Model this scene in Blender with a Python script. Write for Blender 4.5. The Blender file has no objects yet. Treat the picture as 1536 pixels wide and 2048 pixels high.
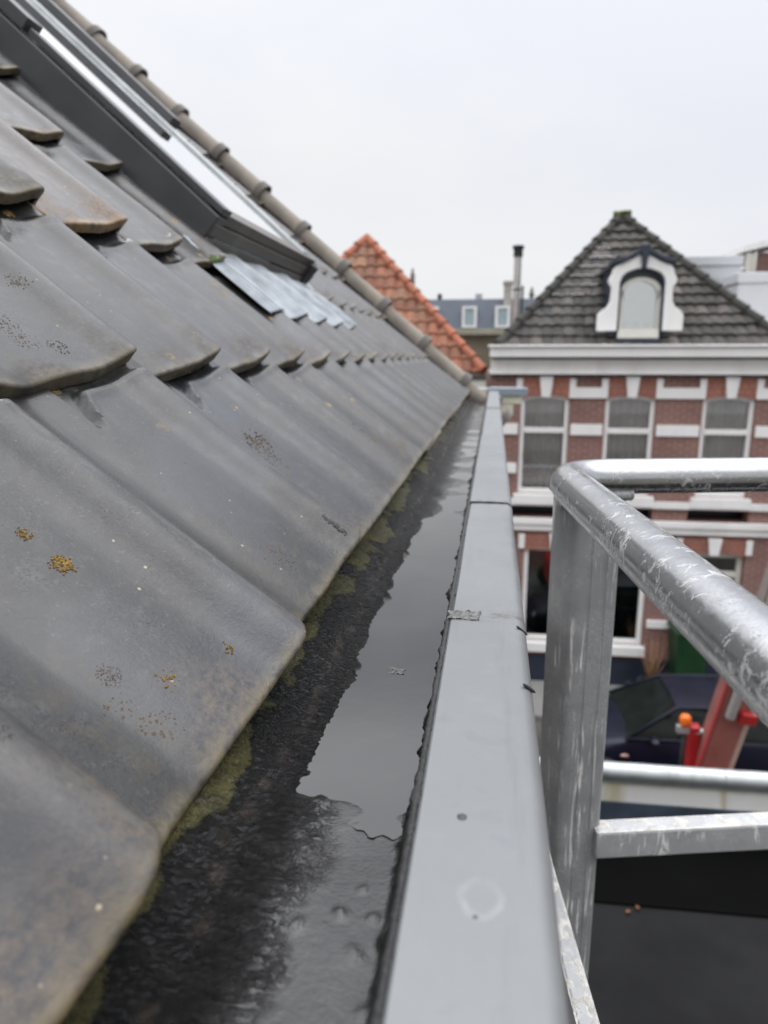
import bpy, bmesh, math, random
from math import radians as R, sin, cos, tan, pi, sqrt
from mathutils import Vector, Matrix, noise
rng = random.Random(7)
S = bpy.context.scene
COL = S.collection
G = 6.7                      # camera height above the street

# ------------------------------------------------------------------ camera, sky, sun, exposure
FPX, VPX, VPY = 1420., 990., 712.
PITCH = math.atan((1024 - VPY) / FPX)
YAW = math.atan((VPX - 768) / FPX * cos(PITCH))
cam = bpy.data.cameras.new('camera')
camo = bpy.data.objects.new('camera', cam); COL.objects.link(camo)
camo.location = (0, 0, G)
camo.rotation_euler = (R(90) - PITCH, 0, YAW)
cam.sensor_fit = 'AUTO'; cam.sensor_width = 36; cam.lens = 36 * FPX / 2048
cam.clip_start = .01; cam.clip_end = 600
cam.dof.use_dof = True; cam.dof.focus_distance = .58; cam.dof.aperture_fstop = 6.8
S.camera = camo

SUN_EL, SUN_AZ = 60, 50      # azimuth to the right of the gutter's direction
W = bpy.data.worlds.new('World'); S.world = W; W.use_nodes = True
nt = W.node_tree; nt.nodes.clear()
def wn(t): return nt.nodes.new(t)
out = wn('ShaderNodeOutputWorld'); sky = wn('ShaderNodeTexSky')
sky.sky_type = 'NISHITA'; sky.sun_disc = False
sky.sun_elevation = R(SUN_EL); sky.sun_rotation = R(SUN_AZ); sky.dust_density = 3
b1 = wn('ShaderNodeBackground'); b1.inputs[1].default_value = .08
nt.links.new(sky.outputs[0], b1.inputs[0])
tc = wn('ShaderNodeTexCoord'); sx = wn('ShaderNodeSeparateXYZ')
nt.links.new(tc.outputs['Generated'], sx.inputs[0])
rp = wn('ShaderNodeValToRGB'); rp.color_ramp.interpolation = 'EASE'
cr = rp.color_ramp.elements
cr[0].position = 0; cr[0].color = (.268,) * 3 + (1,)
cr[1].position = 1; cr[1].color = (1.2,) * 3 + (1,)
for p, v in ((.20, .275), (.40, .300), (.56, .66), (.80, 1.0)):
    e = cr.new(p); e.color = (v, v, v, 1)
nt.links.new(sx.outputs[2], rp.inputs[0])
nz = wn('ShaderNodeTexNoise'); nz.inputs['Scale'].default_value = 1.6; nz.inputs['Detail'].default_value = 5
nz.inputs['Roughness'].default_value = .5
mp = wn('ShaderNodeMapping'); mp.inputs['Scale'].default_value = (1, 1, 2.2); mp.inputs['Location'].default_value = (.6, .2, .1)
nt.links.new(tc.outputs['Generated'], mp.inputs[0]); nt.links.new(mp.outputs[0], nz.inputs[0])
tint = wn('ShaderNodeMix'); tint.data_type = 'RGBA'
tint.inputs[6].default_value = (3.02, 3.10, 3.36, 1); tint.inputs[7].default_value = (3.36, 3.38, 3.40, 1)
nr = wn('ShaderNodeMapRange'); nr.inputs[1].default_value = .38; nr.inputs[2].default_value = .62
nt.links.new(nz.outputs[0], nr.inputs[0]); nt.links.new(nr.outputs[0], tint.inputs[0])
mul = wn('ShaderNodeMix'); mul.data_type = 'RGBA'; mul.blend_type = 'MULTIPLY'; mul.inputs[0].default_value = 1
nt.links.new(tint.outputs[2], mul.inputs[6]); nt.links.new(rp.outputs[0], mul.inputs[7])
az = wn('ShaderNodeMapRange'); az.inputs[1].default_value = .1; az.inputs[2].default_value = -.9
az.inputs[3].default_value = 1.0; az.inputs[4].default_value = .85     # sky dimmed behind the camera, added to darken slopes facing it
nt.links.new(sx.outputs[1], az.inputs[0])
b2 = wn('ShaderNodeBackground'); nt.links.new(mul.outputs[2], b2.inputs[0]); nt.links.new(az.outputs[0], b2.inputs[1])
mx = wn('ShaderNodeMixShader'); mx.inputs[0].default_value = .95
nt.links.new(b1.outputs[0], mx.inputs[1]); nt.links.new(b2.outputs[0], mx.inputs[2]); nt.links.new(mx.outputs[0], out.inputs[0])

sl = bpy.data.lights.new('sun', 'SUN'); sl.energy = .7; sl.angle = R(35); sl.color = (1, .97, .93)
so = bpy.data.objects.new('sun', sl); COL.objects.link(so)
so.rotation_euler = (R(90 - SUN_EL), 0, R(180 - SUN_AZ)); so.location = (3, 6, 30)

S.render.engine = 'CYCLES'
S.cycles.use_denoising = True
S.cycles.max_bounces = 8; S.cycles.transparent_max_bounces = 12
S.cycles.sample_clamp_indirect = 6
S.view_settings.view_transform = 'Standard'; S.view_settings.look = 'None'
S.view_settings.exposure = 0; S.view_settings.gamma = 1

# ------------------------------------------------------------------ material helpers
class NT:
    def __init__(s, name):
        s.m = bpy.data.materials.new(name); s.m.use_nodes = True
        s.t = s.m.node_tree; s.t.nodes.clear()
        s.o = s.t.nodes.new('ShaderNodeOutputMaterial')
    def n(s, typ, props=None, **ins):
        nd = s.t.nodes.new('ShaderNode' + typ)
        for k, v in (props or {}).items(): setattr(nd, k, v)
        for k, v in ins.items():
            k2 = int(k[1:]) if k[0] == 'i' and k[1:].isdigit() else k.replace('_', ' ')
            s.put(nd.inputs[k2], v)
        return nd
    def put(s, sock, v):
        if isinstance(v, bpy.types.NodeSocket): s.t.links.new(v, sock)
        elif isinstance(v, bpy.types.Node): s.t.links.new(v.outputs[0], sock)
        else:
            if sock.type == 'RGBA' and len(v) == 3: v = (*v, 1)
            sock.default_value = v
    def obj(s): return s.n('TexCoord').outputs['Object']
    def map(s, vec, scale=(1, 1, 1), loc=(0, 0, 0), rot=(0, 0, 0)):
        return s.n('Mapping', i0=vec, i1=loc, i2=rot, i3=scale).outputs[0]
    def noise(s, vec, scale, detail=4, rough=.55, dist=0):
        return s.n('TexNoise', i0=vec, Scale=scale, Detail=detail, Roughness=rough, Distortion=dist).outputs[0]
    def ramp(s, f, a, b, lo=0., hi=1.):
        nd = s.n('MapRange', i0=f, i1=a, i2=b, i3=lo, i4=hi); nd.clamp = True; return nd.outputs[0]
    def math(s, op, a, b=0., c=0.):
        nd = s.n('Math', {'operation': op}, i0=a, i1=b); 
        if c: s.put(nd.inputs[2], c)
        return nd.outputs[0]
    def mix(s, f, a, b, mode='MIX'):
        nd = s.t.nodes.new('ShaderNodeMix'); nd.data_type = 'RGBA'; nd.blend_type = mode; nd.clamp_factor = True
        s.put(nd.inputs[0], f); s.put(nd.inputs[6], a); s.put(nd.inputs[7], b); return nd.outputs[2]
    def xyz(s, vec): return s.n('SeparateXYZ', i0=vec).outputs
    def vec(s, x, y, z): return s.n('CombineXYZ', i0=x, i1=y, i2=z).outputs[0]
    def bump(s, h, strength=.3, dist=.01, normal=None):
        nd = s.n('Bump', Height=h, Strength=strength, Distance=dist)
        if normal is not None: s.put(nd.inputs['Normal'], normal)
        return nd.outputs[0]
    def bsdf(s, col, rough=.5, metal=0., normal=None, **kw):
        nd = s.n('BsdfPrincipled'); s.put(nd.inputs['Base Color'], col)
        s.put(nd.inputs['Roughness'], rough); s.put(nd.inputs['Metallic'], metal)
        if normal is not None: s.put(nd.inputs['Normal'], normal)
        for k, v in kw.items(): s.put(nd.inputs[k.replace('_', ' ')], v)
        s.t.links.new(nd.outputs[0], s.o.inputs[0]); return s.m

def plain(name, col, rough=.6, metal=0., var=.12, scale=6., bumpv=.15, dirt=None, **kw):
    s = NT(name); v = s.obj()
    f = s.noise(v, scale, 6)
    c = s.mix(s.ramp(f, .3, .7), tuple(x * (1 - var) for x in col), tuple(min(1, x * (1 + var)) for x in col))
    if dirt: 
        g = s.noise(s.map(v, (1, 1, .25)), scale * .6, 6, .65)
        c = s.mix(s.ramp(g, .52, .8, 0, .7), c, dirt)
    return s.bsdf(c, s.ramp(f, .3, .7, max(0, rough - .07), min(1, rough + .07)), metal,
                  s.bump(s.noise(v, scale * 8, 4), bumpv, .004), **kw)

# ------------------------------------------------------------------ mesh helpers
WM = {None: Matrix()}
def put(o, parent, M):
    WM[o] = M
    if parent is not None:
        o.parent = parent
        o.matrix_basis = WM[parent].inverted() @ M
    else: o.matrix_basis = M
    COL.objects.link(o); return o

class MB:
    def __init__(s): s.v = []; s.f = []
    def add(s, vs, fs):
        k = len(s.v); s.v += [tuple(x) for x in vs]; s.f += [tuple(i + k for i in f) for f in fs]; return s
    def box(s, x0, x1, y0, y1, z0, z1, M=None):
        vs = [(x, y, z) for z in (z0, z1) for y in (y0, y1) for x in (x0, x1)]
        if M is not None: vs = [M @ Vector(v) for v in vs]
        return s.add(vs, [(0, 2, 3, 1), (4, 5, 7, 6), (0, 1, 5, 4), (2, 6, 7, 3), (0, 4, 6, 2), (1, 3, 7, 5)])
    def grid(s, fn, nu, nv, flip=False):
        vs = [fn(i / (nu - 1), j / (nv - 1)) for j in range(nv) for i in range(nu)]
        fs = [(j * nu + i, j * nu + i + 1, (j + 1) * nu + i + 1, (j + 1) * nu + i) for j in range(nv - 1) for i in range(nu - 1)]
        if flip: fs = [f[::-1] for f in fs]
        return s.add(vs, fs)
    def tube(s, path, r, n=20, cap=True, up=None):
        path = [Vector(p) for p in path]; rings = []; prev = None
        for i, p in enumerate(path):
            t = (path[min(i + 1, len(path) - 1)] - path[max(i - 1, 0)]).normalized()
            if prev is None:
                a = Vector((0, 0, 1)) if abs(t.z) < .9 else Vector((1, 0, 0))
                x = t.cross(a).normalized()
            else: x = (prev - t * prev.dot(t)).normalized()
            prev = x; y = t.cross(x)
            rr = r[i] if isinstance(r, (list, tuple)) else r
            rings.append([p + (x * cos(2 * pi * k / n) + y * sin(2 * pi * k / n)) * rr for k in range(n)])
        vs = [v for g in rings for v in g]
        fs = [(i * n + k, i * n + (k + 1) % n, (i + 1) * n + (k + 1) % n, (i + 1) * n + k) for i in range(len(path) - 1) for k in range(n)]
        if cap: fs += [tuple(range(n))[::-1], tuple((len(path) - 1) * n + k for k in range(n))]
        return s.add(vs, fs)
    def prism(s, poly, d0, d1, axis='y'):      # poly of (a,b); axis y: (a,d,b)  x: (d,a,b)  z: (a,b,d)
        f = {'y': lambda a, b, d: (a, d, b), 'x': lambda a, b, d: (d, a, b), 'z': lambda a, b, d: (a, b, d)}[axis]
        n = len(poly)
        vs = [f(a, b, d0) for a, b in poly] + [f(a, b, d1) for a, b in poly]
        fs = [tuple(range(n)), tuple(range(2 * n - 1, n - 1, -1))] + [(i, n + i, n + (i + 1) % n, (i + 1) % n) for i in range(n)]
        return s.add(vs, fs)
    def ring(s, outer, inner, d0, d1):         # strip between two open polylines (a,b), thickened along y
        n = len(outer); vs = []
        for d in (d0, d1): vs += [(a, d, b) for a, b in outer] + [(a, d, b) for a, b in inner]
        fs = []
        for i in range(n - 1):
            fs += [(i, i + 1, n + i + 1, n + i), (2 * n + i, 3 * n + i, 3 * n + i + 1, 2 * n + i + 1),
                   (i, 2 * n + i, 2 * n + i + 1, i + 1), (n + i, n + i + 1, 3 * n + i + 1, 3 * n + i)]
        fs += [(0, n, 3 * n, 2 * n), (n - 1, 3 * n - 1, 4 * n - 1, 2 * n - 1)]
        return s.add(vs, fs)
    def lathe(s, prof, n=24, c=(0, 0, 0)):
        vs = [(c[0] + r * cos(2 * pi * k / n), c[1] + r * sin(2 * pi * k / n), c[2] + z) for r, z in prof for k in range(n)]
        fs = [(i * n + k, i * n + (k + 1) % n, (i + 1) * n + (k + 1) % n, (i + 1) * n + k) for i in range(len(prof) - 1) for k in range(n)]
        fs += [tuple(range(n))[::-1], tuple((len(prof) - 1) * n + k for k in range(n))]
        return s.add(vs, fs)
    def mesh(s, name, mat, smooth=False, fix=True):
        me = bpy.data.meshes.new(name); me.from_pydata(s.v, [], s.f); me.materials.append(mat)
        if fix:
            bm = bmesh.new(); bm.from_mesh(me); bmesh.ops.recalc_face_normals(bm, faces=bm.faces); bm.to_mesh(me); bm.free()
        if smooth:
            for p in me.polygons: p.use_smooth = True
            if smooth is not True: me.set_sharp_from_angle(angle=R(smooth))
        return me
    def build(s, name, mat, parent=None, M=None, smooth=False, bevel=0, fix=True):
        o = bpy.data.objects.new(name, s.mesh(name, mat, smooth, fix))
        put(o, parent, M if M is not None else WM.get(parent, Matrix()))
        if bevel:
            b = o.modifiers.new('bevel', 'BEVEL'); b.width = bevel; b.segments = 2; b.limit_method = 'ANGLE'
        return o

def thing(name, label, cat, M=None, group=None):
    o = bpy.data.objects.new(name, None); o.empty_display_size = .2
    put(o, None, M if M is not None else Matrix())
    o['label'] = label; o['category'] = cat
    if group: o['group'] = group
    return o
def tag(o, label, cat, group=None):
    o['label'] = label; o['category'] = cat
    if group: o['group'] = group
    return o
T = Matrix.Translation
def RZ(d): return Matrix.Rotation(R(d), 4, 'Z')

def smooth01(x, a, b):
    t = max(0., min(1., (x - a) / (b - a))); return t * t * (3 - 2 * t)
def lerp_tab(tab):
    def f(x):
        if x <= tab[0][0]: return tab[0][1]
        for i in range(len(tab) - 1):
            (x0, y0), (x1, y1) = tab[i], tab[i + 1]
            if x <= x1:
                def sl(k):
                    k = max(0, min(len(tab) - 1, k)); a = max(0, k - 1); b = min(len(tab) - 1, k + 1)
                    return (tab[b][1] - tab[a][1]) / (tab[b][0] - tab[a][0])
                h = x1 - x0; t = (x - x0) / h; m0, m1 = sl(i) * h, sl(i + 1) * h
                return (2*t**3-3*t*t+1)*y0 + (t**3-2*t*t+t)*m0 + (-2*t**3+3*t*t)*y1 + (t**3-t*t)*m1
        return tab[-1][1]
    return f

# ------------------------------------------------------------------ materials
def mat_tile():
    s = NT('glazed_clay_tile'); oi = s.n('ObjectInfo'); rnd = oi.outputs['Random']
    v = s.obj(); x, y, z = s.xyz(v)
    off = s.n('VectorMath', {'operation': 'ADD'}, i0=v, i1=s.vec(s.math('MULTIPLY', rnd, 37.), s.math('MULTIPLY', rnd, 91.), 0.)).outputs[0]
    big = s.noise(off, 9, 5, .6); mid = s.noise(off, 42, 6, .62); fine = s.noise(off, 420, 3, .6)
    streak = s.noise(s.map(off, (170, 14, 14), rot=(0, 0, .12)), 1, 6, .75)
    c = s.mix(s.ramp(big, .34, .66), (.013, .0127, .0122), (.027, .0261, .0248))
    c = s.mix(s.ramp(mid, .52, .70, 0, .4), c, (.080, .077, .073))
    c = s.mix(s.ramp(streak, .57, .70, 0, .5), c, (.02, .02, .021))
    c = s.mix(s.math('MULTIPLY', s.ramp(fine, .51, .60, 0, .95), s.ramp(s.noise(off, 26, 3), .36, .56)), c, (.011, .011, .011))
    c = s.mix(s.ramp(s.noise(off, 240, 4, .7), .58, .70, 0, .40), c, (.105, .102, .096))
    c = s.mix(s.ramp(s.noise(off, 3.1, 2), .54, .64, 0, .5), c, (.040, .042, .051))
    # brown dust and lichen towards the lip, where rain leaves it
    lip = s.ramp(s.math('ADD', y, s.math('MULTIPLY', s.noise(off, 22, 5), .19)), .20, .085)
    pat = s.ramp(s.noise(off, 11, 3), .48, .62)
    grit = s.ramp(s.noise(off, 160, 4, .7), .38, .66)
    c = s.mix(s.math('MULTIPLY', s.math('MULTIPLY', lip, pat), s.math('MULTIPLY', grit, .7)), c, (.17, .125, .08))
    rim = s.math('MULTIPLY', s.ramp(y, .016, .002), s.ramp(s.noise(off, 70, 4), .36, .56, .25, .95))
    c = s.mix(rim, c, (.105, .085, .05))
    vor = s.n('TexVoronoi', Vector=s.n('VectorMath', {'operation': 'ADD'}, i0=off, i1=s.n('VectorMath', {'operation': 'SCALE'}, i0=s.n('TexNoise', Vector=off, Scale=130., Detail=2.).outputs[1], Scale=.02).outputs[0]).outputs[0], Scale=17.)
    spot = s.ramp(vor.outputs['Distance'], .17, .06)
    sel = s.ramp(s.xyz(vor.outputs['Color'])[0], .60, .62)
    sp = s.math('MULTIPLY', s.math('MULTIPLY', spot, sel), s.ramp(s.noise(off, 330, 4, .75), .42, .50))
    c = s.mix(sp, c, (.26, .175, .06))
    speck = s.n('TexVoronoi', Vector=off, Scale=95.)
    spk = s.math('MULTIPLY', s.ramp(speck.outputs['Distance'], .16, .08), s.ramp(s.xyz(speck.outputs['Color'])[1], .92, .94))
    c = s.mix(s.math('MULTIPLY', spk, .8), c, (.30, .25, .17))
    c = s.mix(s.math('MULTIPLY', s.math('MULTIPLY', s.ramp(y, .16, .09), s.ramp(s.math('ABSOLUTE', s.math('ADD', x, .17)), .035, .01)), s.math('MULTIPLY', s.ramp(s.noise(off, 60, 5), .45, .65), .7)), c, (.05, .042, .025))
    # water-run stain deepened by painted valley shade, and a painted crest highlight
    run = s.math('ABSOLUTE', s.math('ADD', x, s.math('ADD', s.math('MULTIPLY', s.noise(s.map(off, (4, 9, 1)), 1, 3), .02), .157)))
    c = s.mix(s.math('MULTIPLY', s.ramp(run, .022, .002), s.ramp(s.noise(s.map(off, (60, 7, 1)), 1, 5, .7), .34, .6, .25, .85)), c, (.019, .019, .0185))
    crest_light = s.math('MULTIPLY', s.ramp(s.math('ABSOLUTE', s.math('SUBTRACT', x, .002)), .022, .004), s.ramp(s.noise(s.map(off, (50, 12, 1)), 1, 6, .75), .44, .64))
    c = s.mix(s.math('MULTIPLY', crest_light, .55), c, (.095, .091, .085))
    c = s.mix(1., c, oi.outputs['Color'], 'MULTIPLY')
    rough = s.math('ADD', s.ramp(mid, .3, .7, .24, .40), s.math('MULTIPLY', s.math('MAXIMUM', sp, s.math('MULTIPLY', lip, pat)), .35))
    h = s.math('ADD', s.math('MULTIPLY', fine, .5), s.math('ADD', s.math('MULTIPLY', sp, 1.4), s.math('MULTIPLY', s.math('MULTIPLY', lip, grit), .6)))
    return s.bsdf(c, rough, 0, s.bump(h, .22, .0012, s.bump(mid, .12, .004)), Specular_IOR_Level=.44)

def mat_lining():
    s = NT('wet_bitumen'); v = s.obj(); x, y, z = s.xyz(v)
    n1 = s.noise(v, 16, 6, .6); n2 = s.noise(v, 95, 6, .65); n3 = s.noise(v, 380, 4, .7)
    warp = s.n('VectorMath', {'operation': 'ADD'}, i0=v, i1=s.n('VectorMath', {'operation': 'SCALE'}, i0=s.n('TexNoise', Vector=v, Scale=60., Detail=4.).outputs[1], Scale=.02).outputs[0]).outputs[0]
    c = s.mix(s.ramp(n2, .35, .7), (.004, .004, .004), (.016, .0155, .015))
    # patches of grey dried film on the board
    band = s.math('ADD', x, s.math('MULTIPLY', n1, .07))
    film = s.math('MULTIPLY', s.ramp(band, -.128, -.150), s.ramp(s.noise(warp, 34, 4), .38, .58))
    c = s.mix(s.math('MULTIPLY', film, .5), c, (.050, .052, .054))
    # a thin line of brown silt in the crease
    d = s.math('ABSOLUTE', s.math('ADD', x, s.math('ADD', s.math('MULTIPLY', s.noise(v, 11, 4), .03), .1195)))
    silt = s.math('MULTIPLY', s.ramp(d, .006, .001), s.ramp(s.noise(v, 60, 5), .42, .62))
    c = s.mix(s.math('MULTIPLY', silt, .45), c, (.06, .038, .024))
    # olive algae scalloped along the drip edge
    vo = s.n('TexVoronoi', Vector=warp, Scale=24.).outputs['Distance']
    fuzz = s.noise(v, 210, 5, .75)
    edge = s.math('ADD', s.math('ADD', x, s.math('MULTIPLY', s.math('SUBTRACT', fuzz, .5), .022)), s.math('ADD', s.math('MULTIPLY', vo, .030), s.math('MULTIPLY', s.noise(s.map(v, (.3, 1, 1)), 8, 3, .5), .05)))
    alg = s.math('MULTIPLY', s.ramp(edge, -.1140, -.1180), s.ramp(s.noise(s.map(v, (.4, 1, 1)), 13, 2), .40, .44))
    ac = s.mix(s.ramp(n2, .35, .65), (.078, .072, .022), (.155, .14, .038))
    ac = s.mix(s.math('MULTIPLY', s.ramp(s.noise(v, 8, 2), .58, .63), .8), ac, (.24, .20, .03))
    ac = s.mix(s.ramp(edge, -.122, -.115, 0, .5), ac, (.12, .115, .045))
    ac = s.mix(s.ramp(fuzz, .36, .52), (.035, .033, .015), ac)
    c = s.mix(s.math('MULTIPLY', alg, .9), c, ac)
    dry = s.math('MAXIMUM', s.math('MULTIPLY', film, .6), s.math('MAXIMUM', silt, alg))
    rough = s.math('ADD', s.ramp(n2, .3, .7, .07, .20), s.math('MULTIPLY', dry, .20))
    floor_ = s.ramp(s.math('ADD', x, s.math('MULTIPLY', n1, .03)), -.098, -.085)
    rough = s.math('MULTIPLY', rough, s.math('SUBTRACT', 1., s.math('MULTIPLY', floor_, s.ramp(y, .36, .46, -.25, .6))))
    # granular on the board, capillary ripples at its foot, smooth film on the floor
    gran = s.ramp(s.math('ADD', x, s.math('MULTIPLY', n1, .03)), -.082, -.110, .05, 1.)
    cap_ = s.math('MULTIPLY', s.ramp(x, -.140, -.120), s.ramp(s.math('ADD', x, s.math('MULTIPLY', n1, .05)), -.055, -.085))
    rid = s.math('ABSOLUTE', s.math('SUBTRACT', s.noise(s.map(warp, (1, 2.2, 1), rot=(0, 0, .5)), 70, 5, .7), .5))
    rid = s.ramp(rid, .09, .0)
    h = s.math('ADD', s.math('MULTIPLY', s.math('ADD', s.math('MULTIPLY', n3, .6), n2), gran), s.math('ADD', s.math('MULTIPLY', s.math('MULTIPLY', rid, cap_), .14), s.math('MULTIPLY', s.math('MULTIPLY', alg, fuzz), 1.1)))
    return s.bsdf(c, rough, 0, s.bump(h, 1., .011), IOR=1.6)

def mat_water():
    s = NT('murky_rain_water'); v = s.obj()
    c = s.mix(s.ramp(s.noise(v, 12, 4), .4, .65), (.008, .008, .008), (.016, .0155, .0145))
    return s.bsdf(c, s.ramp(s.noise(v, 25, 4), .45, .7, .02, .07), 0, s.bump(s.noise(v, 30, 2), .03, .004), IOR=1.7)

def mat_zinc(name='weathered_zinc', base=(.176, .181, .184), mk=1.):
    s = NT(name); v = s.obj()
    n1 = s.noise(v, 5, 5, .6); n2 = s.noise(v, 34, 6, .6); br = s.noise(s.map(v, (400, 12, 12)), 1, 3)
    c = s.mix(s.ramp(n1, .32, .68), tuple(b * .90 for b in base), tuple(b * 1.08 for b in base))
    c = s.mix(s.ramp(n2, .55, .75, 0, .35), c, (.215, .222, .228))
    c = s.mix(s.ramp(n2, .40, .26, 0, .4), c, (.125, .138, .15))
    # dried drip ring and grime beside the joints
    x, y, z = s.xyz(v)
    dx = s.math('DIVIDE', s.math('SUBTRACT', x, .0015), .0085); dy = s.math('DIVIDE', s.math('SUBTRACT', y, .2525), .0105)
    rr = s.math('ADD', s.math('SQRT', s.math('ADD', s.math('MULTIPLY', dx, dx), s.math('MULTIPLY', dy, dy))), s.math('MULTIPLY', s.noise(v, 160, 3), .5))
    rg = s.math('MULTIPLY', s.ramp(s.math('ABSOLUTE', s.math('SUBTRACT', rr, 1.2)), .28, .04), s.ramp(s.noise(v, 90, 3), .3, .6, .2, .8))
    c = s.mix(s.math('MULTIPLY', rg, .5 * mk), c, (.30, .295, .285))
    for yy in (.574, 1.062, 1.985, 3.08):
        g_ = s.math('MULTIPLY', s.ramp(s.math('ABSOLUTE', s.math('SUBTRACT', y, yy + .006)), .02, .003), s.ramp(s.noise(v, 75, 5, .7), .44, .62))
        c = s.mix(s.math('MULTIPLY', g_, .75 * mk), c, (.09, .085, .075))
    st_ = s.math('MULTIPLY', s.ramp(s.noise(s.map(v, (40, 3, 40)), 1, 5, .65), .55, .75), .35)
    c = s.mix(s.math('MULTIPLY', s.math('MULTIPLY', st_, 1.6), mk), c, (.115, .11, .10))
    sp = s.n('TexVoronoi', Vector=v, Scale=60.)
    dots = s.math('MULTIPLY', s.ramp(sp.outputs['Distance'], .10, .06), s.ramp(s.xyz(sp.outputs['Color'])[0], .955, .96))
    c = s.mix(s.math('MULTIPLY', dots, .8 * mk), c, (.04, .04, .04))
    return s.bsdf(c, s.ramp(n2, .3, .7, .42, .58), .35, s.bump(s.math('ADD', br, n2), .06, .002))

def mat_alu(name, base=.62, r0=.16, r1=.34, smear=.5, streak=(14, 14, 14), met=1.):
    s = NT(name); v = s.obj()
    n1 = s.noise(v, 18, 5, .6); n2 = s.noise(v, 120, 6, .7)
    sc = s.noise(s.map(v, (260, 260, 30)), 1, 4, .75, .6); sc2 = s.noise(s.map(v, (40, 300, 220)), 1, 5, .8, 1.5)
    c = s.mix(s.ramp(n1, .3, .7), (base * .86, base * .88, base * .9), (base * 1.05,) * 3)
    # dried cement and paint smears
    sm = s.math('MULTIPLY', s.ramp(s.noise(s.map(v, streak), 1, 7, .72, 1.2), .545, .61), s.ramp(s.noise(v, 11, 2), .42, .54))
    ci = s.math('MULTIPLY', sm, smear)
    c = s.mix(ci, c, (.60, .59, .56))
    c = s.mix(s.ramp(n2, .66, .74, 0, .7), c, (.12, .12, .12))
    wv = s.noise(v, 55, 5, .75, 2.5)
    line = s.ramp(s.math('ABSOLUTE', s.math('SUBTRACT', wv, .5)), .012, .002, 0, .55)
    line = s.math('MULTIPLY', line, s.ramp(s.noise(v, 24, 2), .46, .56))
    l2 = s.ramp(s.math('ABSOLUTE', s.math('SUBTRACT', s.noise(s.map(v, (1, 1, 1), (3, 1, 2)), 120, 4, .7, 3.), .5)), .02, .004, 0, .6)
    c = s.mix(s.math('MULTIPLY', l2, s.ramp(s.noise(v, 15, 2), .44, .56)), c, (.72, .72, .71))
    c = s.mix(line, c, (.09, .09, .09))
    rough = s.math('ADD', s.ramp(n2, .3, .7, r0, r1), s.math('MULTIPLY', ci, .35))
    metal = s.math('SUBTRACT', met, s.math('MULTIPLY', ci, .9 * met))
    h = s.math('ADD', s.math('MULTIPLY', sc, .25), s.math('ADD', s.math('MULTIPLY', sc2, .25), s.math('SUBTRACT', s.math('MULTIPLY', ci, .8), line)))
    return s.bsdf(c, rough, metal, s.bump(h, .16, .002, s.bump(n1, .10, .006)))

def mat_brick(name, a=(.20, .080, .062), b=(.255, .11, .085), mortar=(.30, .26, .235), vert=False, wob=0):
    s = NT(name); v = s.obj(); x, y, z = s.xyz(v)
    u = s.math('ADD', x, y)
    vec = s.vec(z, u, 0.) if vert else s.vec(u, z, 0.)
    bt = s.n('TexBrick', Vector=vec, Color1=a, Color2=b, Mortar=mortar, Scale=1., i5=.0, i6=.15)
    bt.inputs['Mortar Size'].default_value = .009; bt.inputs['Brick Width'].default_value = .22; bt.inputs['Row Height'].default_value = .066
    bt.inputs['Bias'].default_value = -.1; bt.inputs['Mortar Smooth'].default_value = .2
    c = s.mix(s.ramp(s.noise(v, 1.2, 5), .35, .7, 0, .4), bt.outputs[0], (.13, .065, .055))
    return s.bsdf(c, .85, 0, s.bump(bt.outputs[1], -.4, .008))

def mat_pan_roof(name, cols, moss, W_, H_, dark, mossamt=.5):
    s = NT(name); v = s.obj(); x, y, z = s.xyz(v)
    ix = s.math('FLOOR', s.math('DIVIDE', x, W_)); iy = s.math('FLOOR', s.math('DIVIDE', y, H_))
    wn_ = s.n('TexWhiteNoise', Vector=s.vec(ix, iy, 1.)); r = wn_.outputs[0]
    c = s.mix(s.ramp(r, .1, .6), cols[0], cols[1]); c = s.mix(s.ramp(r, .6, 1.), c, cols[2])
    c = s.mix(s.ramp(s.noise(v, 3, 6, .65), .42, .62, 0, .7), c, dark)
    low = s.math('FRACT', s.math('DIVIDE', y, H_))
    mm = s.math('MULTIPLY', s.ramp(s.noise(v, 1.4, 5, .6), .45, .65), s.ramp(s.noise(v, 14, 4), .4, .6))
    c = s.mix(s.math('MULTIPLY', mm, mossamt), c, moss)
    return s.bsdf(c, .8, 0, s.bump(s.noise(v, 40, 4), .3, .01))

def mat_glass(name, tint=(.75, .8, .8), mixv=.0):
    s = NT(name)
    fr = s.n('Fresnel', IOR=1.55)
    tr = s.n('BsdfTransparent', Color=tint); gl = s.n('BsdfGlossy', Roughness=.015, Color=(1, 1, 1))
    f = s.math('ADD', s.math('MULTIPLY', fr.outputs[0], .9), mixv)
    m = s.n('MixShader', i0=f, i1=tr.outputs[0], i2=gl.outputs[0])
    s.t.links.new(m.outputs[0], s.o.inputs[0]); return s.m

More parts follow.
